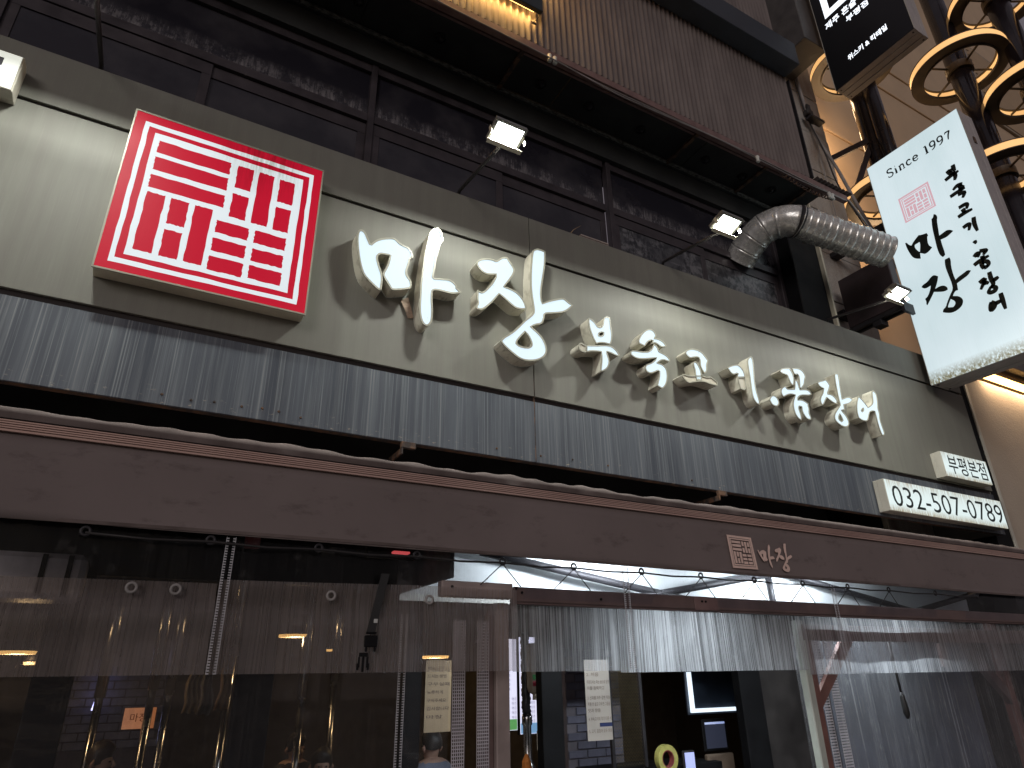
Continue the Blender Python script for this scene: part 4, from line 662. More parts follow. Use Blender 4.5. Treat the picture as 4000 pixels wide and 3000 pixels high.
tube('clamp_band', [a-t*.012, a+t*.03], R_+.014, 'darksteel', D, 40)

# ---------------------------------------------------------------- cables and insulators
def cable(name, label, pts, r=.008, mat='cable'):
    q = []
    P_ = [Vector(p) for p in pts]
    for i in range(len(P_)-1):
        p0, p1, p2, p3 = P_[max(i-1,0)], P_[i], P_[i+1], P_[min(i+2,len(P_)-1)]
        for s_ in range(6):
            u_ = s_/6; q.append(.5*((2*p1)+(p2-p0)*u_+(2*p0-5*p1+4*p2-p3)*u_*u_+(3*p1-p0-3*p2+p3)*u_**3))
    q.append(P_[-1]); return tag(tube(name, q, r, mat, None, 8), label, 'cable')
cable('soffit_cable', 'pale cable sagging along the brown overhang beam', [(-1,.01,7.44),(.9,.0,7.47),(1.9,-.01,7.44),(2.83,-.02,7.40),(3.6,.0,7.37),(4.3,.02,7.42),(5.2,.02,7.46),(6.0,.02,7.44),(6.6,.02,7.43),(7.2,.02,7.45),(7.55,.02,7.46)], .006, 'cablegrey')
cable('soffit_cable', 'thin second cable above the sagging cable on the overhang beam', [(-1,.012,7.47),(1.2,.01,7.475),(2.80,.005,7.43),(3.5,.01,7.41),(4.4,.015,7.44),(5.6,.02,7.475),(7.0,.02,7.465),(7.6,.02,7.47)], .005, 'cablegrey')
def insulator(x, z, label, n_=2):
    t = thing('cable_insulator', label, 'insulator', (x, .0, z))
    for i in range(n_):
        meshob('porcelain_body', *sweep([(x+i*.065,.01,z-.05),(x+i*.065,.01,z-.035),(x+i*.065,.01,z-.02),(x+i*.065,.01,z+.03),(x+i*.065,.01,z+.045)], [.022,.026,.016,.025,.018], 14), 'porcelain', t, True)
insulator(2.80, 7.44, 'pair of white cable insulators under the beam left of the middle')
insulator(5.85, 7.43, 'single white cable insulator under the beam near the duct', 1)
insulator(7.20, 7.40, 'pair of metal topped insulators at the right end of the beam')
cable('coiled_cable', 'coiled brown cable sagging under the right end of the beam', [(6.35+i*.0125, .05+.02*math.sin(i*1.25), 7.42-.06*math.sin(i/80*math.pi)+.02*math.cos(i*1.25)) for i in range(80)], .006, 'rust')
cable('service_conduit', 'grey service conduit running down the granite wall', [(8.44,.74,12.2),(8.45,.74,11.1),(8.48,.74,10.3),(8.49,.73,9.94),(8.54,.70,9.56),(8.56,.55,8.9),(8.54,.38,8.0),(8.48,.18,7.14),(8.47,.10,6.7)], .026, 'cablegrey')
cable('service_cable', 'black service cable strapped beside the grey conduit', [(8.38,.76,12.2),(8.40,.76,11.0),(8.45,.75,10.25),(8.47,.72,9.9),(8.44,.6,9.2),(8.40,.5,8.4),(8.30,.2,7.3)], .012)
cable('service_cable', 'pale drop cable from the beam end to the duct', [(7.64,.02,7.50),(7.95,.05,7.28),(8.25,.08,7.0),(8.42,.02,6.62)], .014, 'cablegrey')
cable('service_cable', 'tan drop cable crossing the granite slabs above the beam end', [(7.05,.70,8.15),(7.5,.66,7.95),(8.0,.6,7.62),(8.3,.4,7.4)], .012, 'hem')
cable('service_cable', 'thin vertical wire hanging from the cable cluster on the granite', [(8.52,.72,9.6),(8.50,.72,9.0),(8.51,.72,8.3),(8.5,.72,7.6)], .007, 'cablegrey')
cable('wall_cable', 'black cable drooping across the granite beside the black pier', [(7.50,.70,7.6),(7.49,.74,6.9),(7.60,.78,6.45),(7.80,.79,6.0),(8.1,.79,5.72),(8.35,.79,5.66)], .010)
jb = thing('cable_joint', 'black taped cable joint cluster on the granite wall', 'cable joint', (8.46, .70, 9.9))
meshob('taped_joint', *sweep([(8.48,.71,10.33),(8.485,.70,10.27),(8.48,.69,10.2),(8.50,.70,10.1),(8.49,.69,9.99),(8.50,.70,9.9)], [.02,.04,.03,.045,.055,.03], 10), 'cable', jb, True)
box('joint_bracket', 8.36, 8.70, .60, .72, 9.93, 9.98, 'darksteel', jb, .004)
box('joint_block', 8.32, 8.47, .62, .72, 9.99, 10.10, 'cable', jb, .015)
sc_ = thing('wall_socket', 'small black clamp with a wire on the granite under the duct', 'clamp', (8.1, .76, 6.0))
box('clamp_body', 7.98, 8.20, .66, .79, 6.10, 6.22, 'darksteel', sc_, .02); tube('clamp_wire', [(8.2,.70,6.15),(8.3,.72,6.3),(8.28,.75,6.6)], .008, 'cable', sc_, 6)

# ---------------------------------------------------------------- awning
AW = thing('awning', 'brown fabric awning front with plain valance and a copper coloured bar', 'awning', (3, -.5, 2.18))
AX0, AX1 = -1.6, 8.2; nx = 240
vs, fs = [], []
rows = [(2.512,0),(2.46,.35),(2.38,.8),(2.30,1.0),(2.22,.9),(2.186,.6),(2.182,0.0)]
for i in range(nx+1):
    x = AX0+(AX1-AX0)*i/nx
    for z, am in rows: vs.append((x, -.900+am*(.006*math.sin(x*2.1)+.004*math.sin(x*5.3+1)), z+(.004*math.sin(x*1.7) if am else 0)))
nr = len(rows)
for i in range(nx):
    for j in range(nr-1): fs.append((i*nr+j, i*nr+j+1, (i+1)*nr+j+1, (i+1)*nr+j))
va = meshob('valance', vs, fs, 'awning', AW, True); md = va.modifiers.new('thick', 'SOLIDIFY'); md.thickness = .003; md.offset = -1
hemv, hemf = [], []
for i in range(nx+1):
    x = AX0+(AX1-AX0)*i/nx; a = 2.184+.0045*math.sin(x*1.7)
    hemv += [(x, -.9035, a), (x, -.9035, a+.014), (x, -.896, a+.014), (x, -.896, a)]
    if i:
        for q in range(4): hemf.append((4*i-4+q, 4*i+q, 4*i+(q+1)%4, 4*i-4+(q+1)%4))
meshob('bottom_hem', hemv, hemf, 'hem', AW)
bl = [(AX0, AX1, -.918, -.880, 2.512, 2.522)]
for i in range(4): bl.append((AX0, AX1, -.922+.001*(i%2), -.880, 2.5235+i*.0095, 2.5305+i*.0095))
boxes('front_bar', bl, 'copper', AW, .0012)
box('bar_core', AX0, AX1, -.905, -.860, 2.5125, 2.566, 'darksteel', AW, 0)
vs, fs = [], []; nn = 500
prof = [(-.926, 2.563), (-.930, 2.585), (-.926, 2.606), (-.90, 2.617), (-.86, 2.622)]
for i in range(nn+1):
    x = AX0+(AX1-AX0)*i/nn
    rip = .004*math.sin(x*34+2*math.sin(x*3.1))+.005*math.sin(x*11+1.3)+.004*math.sin(x*4.1); amp = .55+.45*math.sin(x*.9)
    for j, (y, z) in enumerate(prof): vs.append((x, y+rip*.7*amp*(j > 0), z+rip*amp*(0,.3,1,1.3,1.4)[j]))
    if i:
        for j in range(4): fs.append(((i-1)*5+j, i*5+j, i*5+j+1, (i-1)*5+j+1))
meshob('rolled_fabric_edge', vs, fs, 'hem', AW, True)
meshob('canopy_fabric', [(AX0,-.86,2.600),(AX1,-.86,2.600),(AX1,.70,2.80),(AX0,.70,2.80)], [(0,1,2,3)], 'awning', AW).modifiers.new('t', 'SOLIDIFY').thickness = .002
for x in (1.42, 4.30):
    boxes('wall_bracket', [(x, x+.10, -.02, .012, 3.005, 3.048), (x, x+.012, -.02, .35, 2.96, 3.004)], 'rust', AW)
    bar('folding_arm', (x+.03, .30, 2.99), (x-.32, -.30, 2.76), .03, .05, 'darksteel', AW)
pv = lambda x, z, d=0: Vector((x, -.9075-d, z))
q0, q1, q2, q3 = [Vector(p) for p in VALSQ]
def vq(a, b):
    top = q0.lerp(q1, a); bot = q3.lerp(q2, a); p = bot.lerp(top, b); return (p.x, p.y)
def vrect(t): a, b, c, d = t; return [vq(a,c), vq(b,c), vq(b,d), vq(a,d)]
flat('seal_print', vrect((0,1,0,1)), [vrect((.07,.93,.07,.93))], pv, 'print', AW)
flat('seal_print', vrect((.085,.915,.085,.915)), [vrect((.125,.875,.125,.875))], pv, 'print', AW)
for t_ in LOGO_BARS:
    a, b, c, d = t_; cx, cy = (a+b)/2, (c+d)/2; f = lambda v: .5+(v-.494)*1.0
    flat('seal_print_bar', vrect((f(a)+.003, f(b)-.003, f(c)+.003, f(d)-.003)), [], pv, 'print', AW)
for poly, holes in VAL: flat('letter_print', poly, holes, pv, 'print', AW, .0015, 1)

# ---------------------------------------------------------------- vinyl curtain
def sheet(name, label, X0, X1, Z0, Z1, Y, mat, wob=.012, dens=26, group=None, fold=0.0):
    vs, fs = [], []; n = max(6, int((X1-X0)*dens)); rws = 22; sd = random.uniform(0, 9)
    for i in range(n+1):
        x = X0+(X1-X0)*i/n
        for j in range(rws+1):
            s_ = j/rws; z = Z1+(Z0-Z1)*s_+(.010*math.sin(x*2.3+sd)*(1-s_))
            vs.append((x, Y+wob*math.sin(x*4.3+sd+s_*1.2)*(.35+s_*.65)+wob*.5*math.sin(x*11+sd*2)*s_+fold*math.sin(s_*9+x*1.4+sd)*math.exp(-((s_-.3)*3.2)**2), z))
    for i in range(n):
        for j in range(rws): a = i*(rws+1)+j; fs.append((a, a+1, a+rws+2, a+rws+1))
    return tag(meshob(name, vs, fs, mat, None, True), label, 'vinyl curtain', group)
FLY = -.858
F1 = sheet('vinyl_flap', 'ribbed clear vinyl flap hanging at the left below the valance', -1.5, .338, 1.63, 1.975, FLY, 'vinylleft', .016, 26, None, .022)
F2 = sheet('vinyl_flap', 'ribbed clear vinyl flap left of the steel door post', .342, 1.80, 1.63, 2.01, FLY, 'vinylleft', .010, 26, None, .010)
F3 = sheet('vinyl_flap', 'ribbed clear vinyl flap over the glowing menu panels', 1.805, 2.50, 1.625, 2.03, -.782, 'vinylflap', .008)
F4 = sheet('vinyl_flap', 'ribbed clear vinyl flap between the middle zip and the red post', 2.505, 4.085, 1.615, 2.03, -.782, 'vinylflap', .008)
F5 = sheet('vinyl_flap', 'ribbed clear vinyl flap at the right below the printed logo', 4.09, 8.0, 1.585, 2.0, -.782, 'vinylflap', .010)
sheet('vinyl_top_sheet', 'thin clear vinyl strip tied up under the valance', -1.5, 8.0, 1.98, 2.24, -.842, 'vinylclear', .006, 12)
def zip_(name, label, x, z0, z1, Y, wx=.011, dx=0):
    t = thing(name, label, 'zip', (x, Y, z0))
    for s_ in (-1, 1):
        n = int((z1-z0)/.011); bm = bmesh.new()
        for i in range(n):
            zz = z0+(z1-z0)*i/n; xx = x+s_*wx+dx*(1-(i/n)); addbox(bm, xx-.006, xx+.006, Y-.003, Y-.0005, zz, zz+.0052)
            addbox(bm, xx+s_*.0045-.001, xx+s_*.0045+.001, Y-.0028, Y-.0004, zz+.0053, zz+.0105)
        bmob('zip_tooth_row', bm, plain('zip_plastic', (.50,.50,.53), .35), t)['kind'] = 'stuff'
zip_('curtain_zip', 'clear zip at the left running down the vinyl flap', .362, 1.63, 2.18, -.876, .014)
zip_('curtain_zip', 'clear zip in the middle running down the vinyl flap', 2.515, 1.63, 2.18, -.876, .016, -.0)
zip_('curtain_zip', 'clear zip at the right crossing the brown beam', 4.36, 1.60, 2.16, -.876, .013)
zip_('curtain_zip', 'zip on the lower vinyl sheet left of the mesh tapes', 1.235, 1.0, 1.90, -.712, .013)
zip_('curtain_zip', 'pale zip on the far vinyl wall at the right', 7.30, .75, 1.86, .188, .025)
LS1 = sheet('vinyl_sheet', 'clear lower vinyl sheet at the left of the door post', -1.6, 1.49, .05, 1.92, -.70, 'vinyl', .02, 14)
LS2 = sheet('vinyl_sheet', 'streaked clear vinyl wall at the right of the red post', 4.30, 8.4, .05, 1.86, -.50, vinyl('streaked_vinyl', .12, .30, (8,0,1)), .02, 14)
for i, (x0_, x1_) in enumerate(((1.50,1.565),(1.635,1.70))):
    bm = bmesh.new(); n = 58
    for j in range(n):
        zz = 1.0+.875*j/n; addbox(bm, x0_, x1_, -.7235, -.7220, zz, zz+.0045)
    for j in range(7): xx = x0_+(x1_-x0_)*j/6; addbox(bm, xx-.0016, xx+.0016, -.7255, -.7236, 1.0, 1.875)
    o = tag(bmob('mesh_tape', bm, plain('white_mesh_tape_thread', (.60,.57,.62), .6)), ['white mesh tape strip left beside the steel door post', 'white mesh tape strip touching the steel door post'][i], 'mesh tape'); 
for i, (xa, xb) in enumerate(((4.365,4.43),(4.475,4.56))):
    bm = bmesh.new(); n = 52
    for j in range(n):
        zz = .9+.92*j/n; addbox(bm, xa, xb, -.6235, -.622, zz, zz+.010)
    addbox(bm, xa, xa+.003, -.6255, -.6236, .9, 1.82); addbox(bm, xb-.003, xb, -.6255, -.6236, .9, 1.82)
    tag(bmob('ladder_tape', bm, plain('ladder_tape_white', (.62,.62,.66), .55)), ['white ladder tape next to the red post', 'wider white ladder tape right of the red post'][i], 'mesh tape')
tag(bar('dark_cord', (4.452,-.60,.9), (4.455,-.60,1.75), .02, .012, 'cable'), 'dark cord hanging between the two white ladder tapes', 'cord')
# eyelets and lacing rope
def eyelet(x, z, Y, label, r=.016):
    vs, fs = [], []; n, m_ = 18, 8
    for i in range(n):
        a = 2*math.pi*i/n
        for j in range(m_):
            b = 2*math.pi*j/m_; rr_ = r+.006*math.cos(b); vs.append((x+rr_*math.cos(a), Y+.004*math.sin(b), z+rr_*math.sin(a)))
    for i in range(n):
        for j in range(m_): fs.append((i*m_+j, ((i+1)%n)*m_+j, ((i+1)%n)*m_+(j+1)%m_, i*m_+(j+1)%m_))
    return tag(meshob('eyelet', vs, fs, 'darksteel' if Y < -.88 else 'cablegrey', None, True), label, 'eyelet', 'lacing eyelets')
ups = [-.18,.28,.74,1.22,1.70,2.15,2.63,3.10,3.57,4.04,4.52,5.0,5.6,6.2]; los = [.02+.0,.18,.82,1.30]
for i, x in enumerate(ups):
    eyelet(x, 2.157, -.886, ['leftmost ring eyelet under the valance','second ring eyelet from the left under the valance','ring eyelet under the valance right of the left zip','ring eyelet under the valance above the buckle strap','ring eyelet under the valance above the steel door post','first ring eyelet right of the door post, before the bright cloth','ring eyelet under the valance beside the middle zip','ring eyelet under the valance over the beam joint','ring eyelet under the printed seal on the valance','ring eyelet under the printed letters on the valance','ring eyelet just right of the printed letters','ring eyelet where the dark pipes meet under the valance','second ring eyelet from the right under the valance','rightmost ring eyelet under the valance'][i])
for i, x in enumerate(los): eyelet(x, 1.952, -.872, ['leftmost pale washer eyelet on the left flap','pale washer eyelet on the flap left of the left zip','pale washer eyelet on the flap left of the buckle strap','pale washer eyelet on the flap near the door post'][i], .018)
pts = []
for i, x in enumerate(ups):
    pts.append((x, -.890, 2.150))
    if i < len(ups)-1: pts.append(((x+ups[i+1])/2, -.890, 2.142))
LR = thing('lacing_rope', 'dark lacing rope with slanted cords running along the ring eyelets', 'rope', (2.5, -.89, 2.1))
tube('long_rope', pts, .005, 'cable', LR, 8)
for i in range(len(ups)-1):
    if ups[i] > 1.5 and ups[i] < 5.3:
        for dx in (-.12, .12): tube('slanted_cord', [(ups[i],-.886,2.145),(ups[i]+dx,-.865,2.035)], .003, 'cable', LR, 6)
# strap with side release buckle
ST = thing('buckle_strap', 'black webbing strap with open side release buckle hanging by the flap', 'strap', (1.0, -.885, 1.64))
vs = [(1.045,-.885,2.06),(1.085,-.885,2.06),(1.03,-.884,1.79),(.990,-.884,1.79)]
meshob('webbing', vs, [(0,1,2,3)], 'hose', ST).modifiers.new('t','SOLIDIFY').thickness = .003
boxes('buckle_body', [(.985,1.045,-.893,-.879,1.735,1.785),(.990,1.000,-.892,-.880,1.715,1.735),(1.030,1.040,-.892,-.880,1.715,1.735),(.99,1.04,-.890,-.882,1.79,1.80)], 'black', ST, .003)
boxes('buckle_prong', [(.965,1.005,-.891,-.881,1.695,1.712),(.980,.990,-.890,-.882,1.632,1.695),(.962,.970,-.890,-.882,1.650,1.695),(1.000,1.008,-.890,-.882,1.650,1.695),(.956,.966,-.890,-.882,1.640,1.668),(1.004,1.014,-.890,-.882,1.640,1.668)], 'black', ST, .002)
box('snap_button', 1.022, 1.040, -.891, -.8865, 1.838, 1.856, 'porcelain', ST, .004)
tag(tube('hanging_rope', [(5.26,-.62,1.86),(5.27,-.62,1.6),(5.275,-.62,1.45)], [.008,.009,.008], 'cable'), 'dark rope hanging behind the right vinyl wall', 'rope')
tag(meshob('rope_toggle', *sweep([(5.275,-.62,1.45),(5.277,-.62,1.42),(5.282,-.62,1.36),(5.285,-.62,1.30),(5.287,-.62,1.27)], [.008,.018,.022,.022,.010], 10), 'hose', None, True), 'dark toggle at the foot of the hanging rope', 'toggle')

# ---------------------------------------------------------------- entrance frame
EF = thing('entrance_frame', 'brown steel entrance frame behind the vinyl flaps', 'frame', (3.5, -.8, 0))
box('front_beam', 1.375, 1.785, -.846, -.79, 1.975, 2.052, 'pinkpost', EF, .006)
boxes('front_beam', [(1.79, 8.2, -.840, -.79, 1.962, 2.040), (1.79, 8.2, -.834, -.79, 1.952, 1.9615)], 'brownbeam', EF, .006)
box('joint_plate', 3.06, 3.255, -.848, -.8405, 1.958, 2.036, 'primer', EF, .004)
boxes('second_beam', [(4.12, 8.2, -.75, -.69, 1.80, 1.905)], 'brownbeam', EF, .006)
for x, z in ((1.43,2.022),(1.80,2.03),(1.835,2.01),(2.35,1.995),(3.12,2.01),(3.15,2.01)):
    bm = bmesh.new(); bmesh.ops.create_cone(bm, cap_ends=True, segments=10, radius1=.007, radius2=.006, depth=.006, matrix=Matrix.Rotation(math.pi/2, 4, 'X')); bmesh.ops.translate(bm, verts=bm.verts, vec=(x, -.851, z)); bmob('bolt', bm, 'black', EF)
box('post', 1.735, 1.812, -.745, -.69, 0, 1.965, 'pinkpost', EF, .005)
box('post', 1.70, 1.733, -.72, -.67, 0, 1.95, 'brownbeam', EF, .005)
box('post', 4.155, 4.215, -.735, -.66, 0, 1.80, 'redbrown', EF, .006)
box('door_edge', 4.088, 4.150, -.745, -.69, 0, 1.93, 'greenwhite', EF, .006)
meshob('gusset', [(4.62,-.64,1.80),(4.76,-.64,1.80),(4.27,-.64,1.36),(4.215,-.64,1.40)], [(0,1,2,3)], 'redbrown', EF).modifiers.new('t','SOLIDIFY').thickness = .03
bar('brace', (6.60,-.45,1.82), (7.20,-.45,1.28), .05, .09, 'brownbeam', EF)
box('post', 7.10, 7.18, -.48, -.40, 0, 2.0, 'redbrown', EF, .006)
box('post', 5.95, 6.03, -.62, -.58, 1.62, 1.80, 'brownbeam', EF, .006)
# tent lining, truss pipes and tube lamps over the entrance
TC = thing('tent_lining', 'white tent cloth lining glowing above the entrance beam', 'tent', (4.6, .3, 2.2))
vs, fs = [], []
prof_ = [(-.72,2.52),(-.45,2.52),(-.15,2.50),(.05,2.47),(.16,2.42),(.20,2.34),(.21,2.24),(.215,2.14),(.22,2.065)]
for i in range(61):
    x = 1.55+6.6*i/60
    for j, (y, z) in enumerate(prof_): vs.append((x, y+.012*math.sin(x*6+j*.6)*(j > 2), z+(.012*math.sin(x*7+j) if j < 5 else 0)))
for i in range(60):
    for j in range(8): a = i*9+j; fs.append((a, a+1, a+10, a+9))
meshob('roof_cloth', vs, fs, 'cloth', TC, True)
box('left_light_block', 1.52, 1.545, -.62, .21, 2.10, 2.60, plain('light_block_grey', (.20,.20,.21), .9), TC)  # added divider that keeps the tube light off the left side
for i, (a, b) in enumerate((((2.05,.06,2.38),(4.05,.06,2.11)),((4.95,.06,2.40),(3.35,.06,2.13)),((4.95,.08,2.42),(7.05,.08,2.11)),((8.1,.06,2.36),(6.75,.06,2.11)),((4.90,.12,2.42),(4.92,.12,2.02)))):
    tag(tube('truss_pipe', [a, Vector(a).lerp(Vector(b),.5), b], .028, 'darksteel', None, 12), ['dark pipe slanting down to the right above the menu panels','dark pipe slanting up towards the centre of the tent','dark pipe slanting down right of the printed logo','dark pipe slanting down from the right picture edge','short upright dark pipe where two slanting pipes meet'][i], 'pipe')
for i, (x0_, x1_) in enumerate(((2.5,3.4),(4.4,5.5))):
    t = thing('tube_lamp', ['fluorescent tube lamp hidden above the valance over the menus', 'fluorescent tube lamp above the valance right of the logo'][i], 'lamp', ((x0_+x1_)/2, -.35, 2.30), 'tube lamps under the awning')
    tube('lamp_tube', [(x0_,-.35,2.335),(x1_,-.35,2.335)], .014, 'fluor', t, 12); box('lamp_tray', x0_-.03, x1_+.03, -.39, -.31, 2.352, 2.375, 'porcelain', t)
    for dv, en, sp_ in ((Vector((0, .95, -.05)), 30, 170), (Vector((0, -.1, -1)), 18, 110)):
        la = bpy.data.lights.new('tube_glow', 'AREA'); la.shape = 'RECTANGLE'; la.size = x1_-x0_; la.size_y = .03; la.energy = en; la.color = (.88, .96, 1); la.spread = math.radians(sp_)
        ob_ = bpy.data.objects.new('tube_glow', la); C.objects.link(ob_); attach(ob_, t)
        zq = -dv.normalized(); xq = Vector((1,0,0)); yq = zq.cross(xq); ob_.matrix_basis = Matrix.Translation(((x0_+x1_)/2, -.35, 2.317)) @ Matrix((xq, yq, zq)).transposed().to_4x4()
ac = thing('air_conditioner', 'pale wall air conditioner seen above the left vinyl flap', 'air conditioner', (-.4, .55, 2.1))
box('unit_body', -1.3, -.21, .40, .70, 2.02, 2.26, plain('aircon_plastic', (.55,.50,.50), .4), ac, .03)
for x in (-.42, -.30): box('unit_band', x, x+.025, .392, .399, 2.03, 2.25, 'black', ac)
for i, (a, b, c) in enumerate(((.62,2.33,'small red neon lamp under the awning left of the door post'),)): pass
rl = thing('red_lamp', 'small red lit lamp box under the awning by the door', 'lamp', (1.35, -.3, 2.22))
box('lamp_box', 1.30, 1.40, -.32, -.28, 2.262, 2.275, glow('red_neon', (1,.12,.12), .5), rl); box('lamp_back', 1.16, 1.46, -.27, -.22, 2.24, 2.34, 'black', rl)
tag(tube('red_pipe', [(.62,.30,2.34),(.62,.30,2.60)], .045, plain('red_pipe_paint', (.30,.05,.05), .45), None, 14), 'dull red pipe above the left flap', 'pipe')
# ---------------------------------------------------------------- restaurant interior behind the vinyl
IN = thing('restaurant_interior', 'dim restaurant room seen through the vinyl with brick end wall', 'room', (2.5, 3.5, 0))
dark = plain('interior_dark', (.035,.030,.030), .8); 
box('floor', -3, 9, .86, 6.2, .0, .02, plain('interior_floor', (.09,.07,.06), .6), IN, 0)
box('back_wall', -3, 9, 6.0, 6.15, .02, 2.94, plain('interior_wall', (.10,.085,.075), .8), IN, 0)
box('end_wall', 8.9, 9.05, .86, 6.0, .02, 2.94, dark, IN, 0); box('end_wall', -3.1, -2.95, .86, 6.0, .02, 2.94, dark, IN, 0)
box('ceiling', -3, 9, .86, 6.0, 2.90, 2.945, dark, IN, 0)
brickm = plain('painted_brick', (.10,.10,.14), .8, 0, .25, 12, .3)
bw = box('brick_pier', -.45, .62, 4.02, 4.3, .02, 2.9, plain('brick_mortar', (.05,.045,.06), .9), IN, 0)
me = None
for r_ in range(13):
    for c_ in range(5):
        x = -.45+c_*.214+(.107 if r_ % 2 else 0); z = 1.05+r_*.073
        if x+.205 > .62: continue
        if me is None: o = box('brick', 0, .205, -.016, 0, 0, .063, brickm, bw, .004); me = o.data; o.location = (x, 4.018, z)
        else:
            o = link('brick', me, None, bw); o.location = (x, 4.018, z)
bw2 = box('brick_pier', 3.90, 4.55, 1.9, 2.1, .02, 2.6, plain('brick_mortar_grey', (.12,.11,.13), .9), IN, 0); 
for r_ in range(16):
    for c_ in range(3):
        x = 3.90+c_*.214+(.107 if r_ % 2 else 0); z = .75+r_*.073
        if x+.205 > 4.56: continue
        o = link('brick', me, None, bw2); o.location = (x, 1.898, z)
# shopfront posts and panes
SFR = thing('shopfront', 'black shopfront posts and glass behind the vinyl curtain', 'shopfront', (2.5, .8, 0))
for a, b in ((-.36,-.16),(.70,.93),(1.81,1.94),(2.93,3.12),(5.05,5.33)): box('shopfront_post', a, b, .76, .85, 0, 2.2, 'black', SFR, .004)
box('dark_panel', 5.33, 5.98, .78, .84, 0, 2.2, plain('brown_black_panel', (.030,.026,.025), .6, 0, .5, 4), SFR)
box('shopfront_head', -3, 8.9, .77, .85, 2.2, 2.9, 'black', SFR)
box('dark_panel', 5.98, 8.9, .78, .84, 0, 2.2, plain('slate_blue_panel', (.10,.115,.155), .5, 0, .3, 3), SFR)
for a, b in ((-3,-.36),(-.16,.70),(.93,1.81)): 
    k = N('shop_glass'); tr = k.n('ShaderNodeBsdfTransparent'); tr.inputs[0].default_value = (.86,.86,.86,1); gl = k.n('ShaderNodeBsdfGlossy'); gl.inputs['Roughness'].default_value = .03; fr = k.n('ShaderNodeFresnel'); fr.inputs[0].default_value = 1.4
    mx = k.n('ShaderNodeMixShader'); k.l(fr.outputs[0], mx.inputs[0]); k.l(tr.outputs[0], mx.inputs[1]); k.l(gl.outputs[0], mx.inputs[2]); k.l(mx.outputs[0], k.out.inputs[0])
    box('shop_pane', a, b, .80, .806, 0, 2.2, k.m, SFR, 0)
# posters
def poster(name, label, x0_, x1_, z0_, z1_, Y, paper, rows_, ink, es=0):
    t = thing(name, label, 'poster', ((x0_+x1_)/2, Y, z0_))
    box('paper', x0_, x1_, Y, Y+.004, z0_, z1_, paper, t, 0)
    for zz, body_, wd, sz in rows_: text('poster_text', body_, sz, wall_plane(x0_+.015, zz, Y-.0005), ink, t, 0, min(wd, x1_-x0_-.02))
    return t
paper = plain('warm_paper', (.42,.33,.22), .8, 0, .08); pink = plain('grey_ink', (.16,.12,.10), .8)
poster('wall_poster', 'beige paper poster with lines of grey text left of the mesh tapes', 1.965, 2.165, 1.262, 1.72, .752, plain('warm_poster_paper', (.46,.35,.22), .8, 0, .08), [(1.66-.052*i, t_, .12+.05*((i*7)%3)/2, .026) for i, t_ in enumerate(('부속고기','드시는 방법','구우실때','노릇하게','구워주세요','감사합니다','마장'))], pink)
wp = plain('pale_poster_paper', (.42,.38,.34), .8, 0, .08)
t = poster('rules_poster', 'pale poster of numbered lines beside the dark doorway', 3.33, 3.57, 1.14, 1.72, .752, wp, [(1.60,'2. 처음',.12,.03),(1.545,'주문드시는 파는 술으로 운영',.22,.03),(1.50,'파를 듬뿍하고',.17,.03),(1.43,'3. 선화를 자주 갈면 직원',.22,.03),(1.385,'파를 안 굽고 구우면 그을음',.22,.03),(1.34,'맛과 향을',.12,.03),(1.28,'4. 부속고기의 각기 다른 식',.22,.03),(1.195,'5. 고기, 꼼장어 모두 파와',.22,.03)], pink)
box('blue_box', 3.45, 3.57, .7495, .7515, 1.235, 1.262, plain('navy_print', (.02,.03,.10), .5), t, 0)
def menu(label, x0_, x1_, z0_, z1_, Y, foot, band):
    t = thing('menu_panel', label, 'menu panel', ((x0_+x1_)/2, Y, z0_), 'glowing menu panels')
    box('panel_case', x0_-.008, x1_+.008, Y+.004, Y+.05, z0_-.008, z1_+.008, 'black', t)
    box('panel_face', x0_, x1_, Y, Y+.0035, z0_, z1_, glow('menu_white', (.80,.80,1.0), 1.0), t, 0)
    box('panel_foot', x0_+.004, x1_-.004, Y-.002, Y-.0005, z0_+.004, z0_+.10, foot, t, 0)
    for i in range(5):
        for off in (.50, .24):
            text('menu_item', '소주' if off > .3 else '맥주', .034, wall_plane(x0_+(.01 if off > .3 else (x1_-x0_)*.55), z0_+off-.042*i+.03, Y-.0006), plain('violet_print', (.20,.18,.35), .6), t)
    return t
menu('left glowing menu panel with green foot beside the steel post', 3.555, 3.70, 1.115, 1.97, 2.5, glow('green_print', (.10,.42,.10), .7), 0)
menu('right glowing menu panel with blue foot behind the hose', 3.735, 3.95, 1.075, 1.99, 2.5, glow('blue_print', (.16,.36,.62), .8), 1)
# exhaust hose with chrome pipe
HP = thing('exhaust_hose', 'black flexible hose with a chrome pipe end in front of the menu panels', 'hose', (3.04, 1.2, .9))
tube('flexible_hose', [(3.045+.004*math.sin(i), 1.2, 1.95-.62*i/40) for i in range(41)], [.034+.005*(i % 2) for i in range(41)], 'hose', HP, 14)
tube('pipe_end', [(3.05,1.2,1.33),(3.05,1.2,1.30),(3.05,1.2,1.25),(3.05,1.2,1.24),(3.05,1.2,1.0),(3.05,1.2,.97),(3.05,1.2,.94),(3.05,1.2,.85)], [.036,.042,.042,.034,.034,.046,.056,.058], 'chrome', HP, 20)
bag = tag(meshob('tissue_packet', *sweep([(3.07,1.12,1.86),(3.07,1.12,1.84),(3.072,1.12,1.70),(3.075,1.12,1.52),(3.075,1.12,1.49),(3.08,1.12,1.47),(3.082,1.12,1.43)], [.03,.055,.060,.058,.045,.016,.020], 8), plain('packet_plastic', (.50,.44,.36), .4), None), 'pale plastic packet with green and red print hanging on the hose', 'packet')
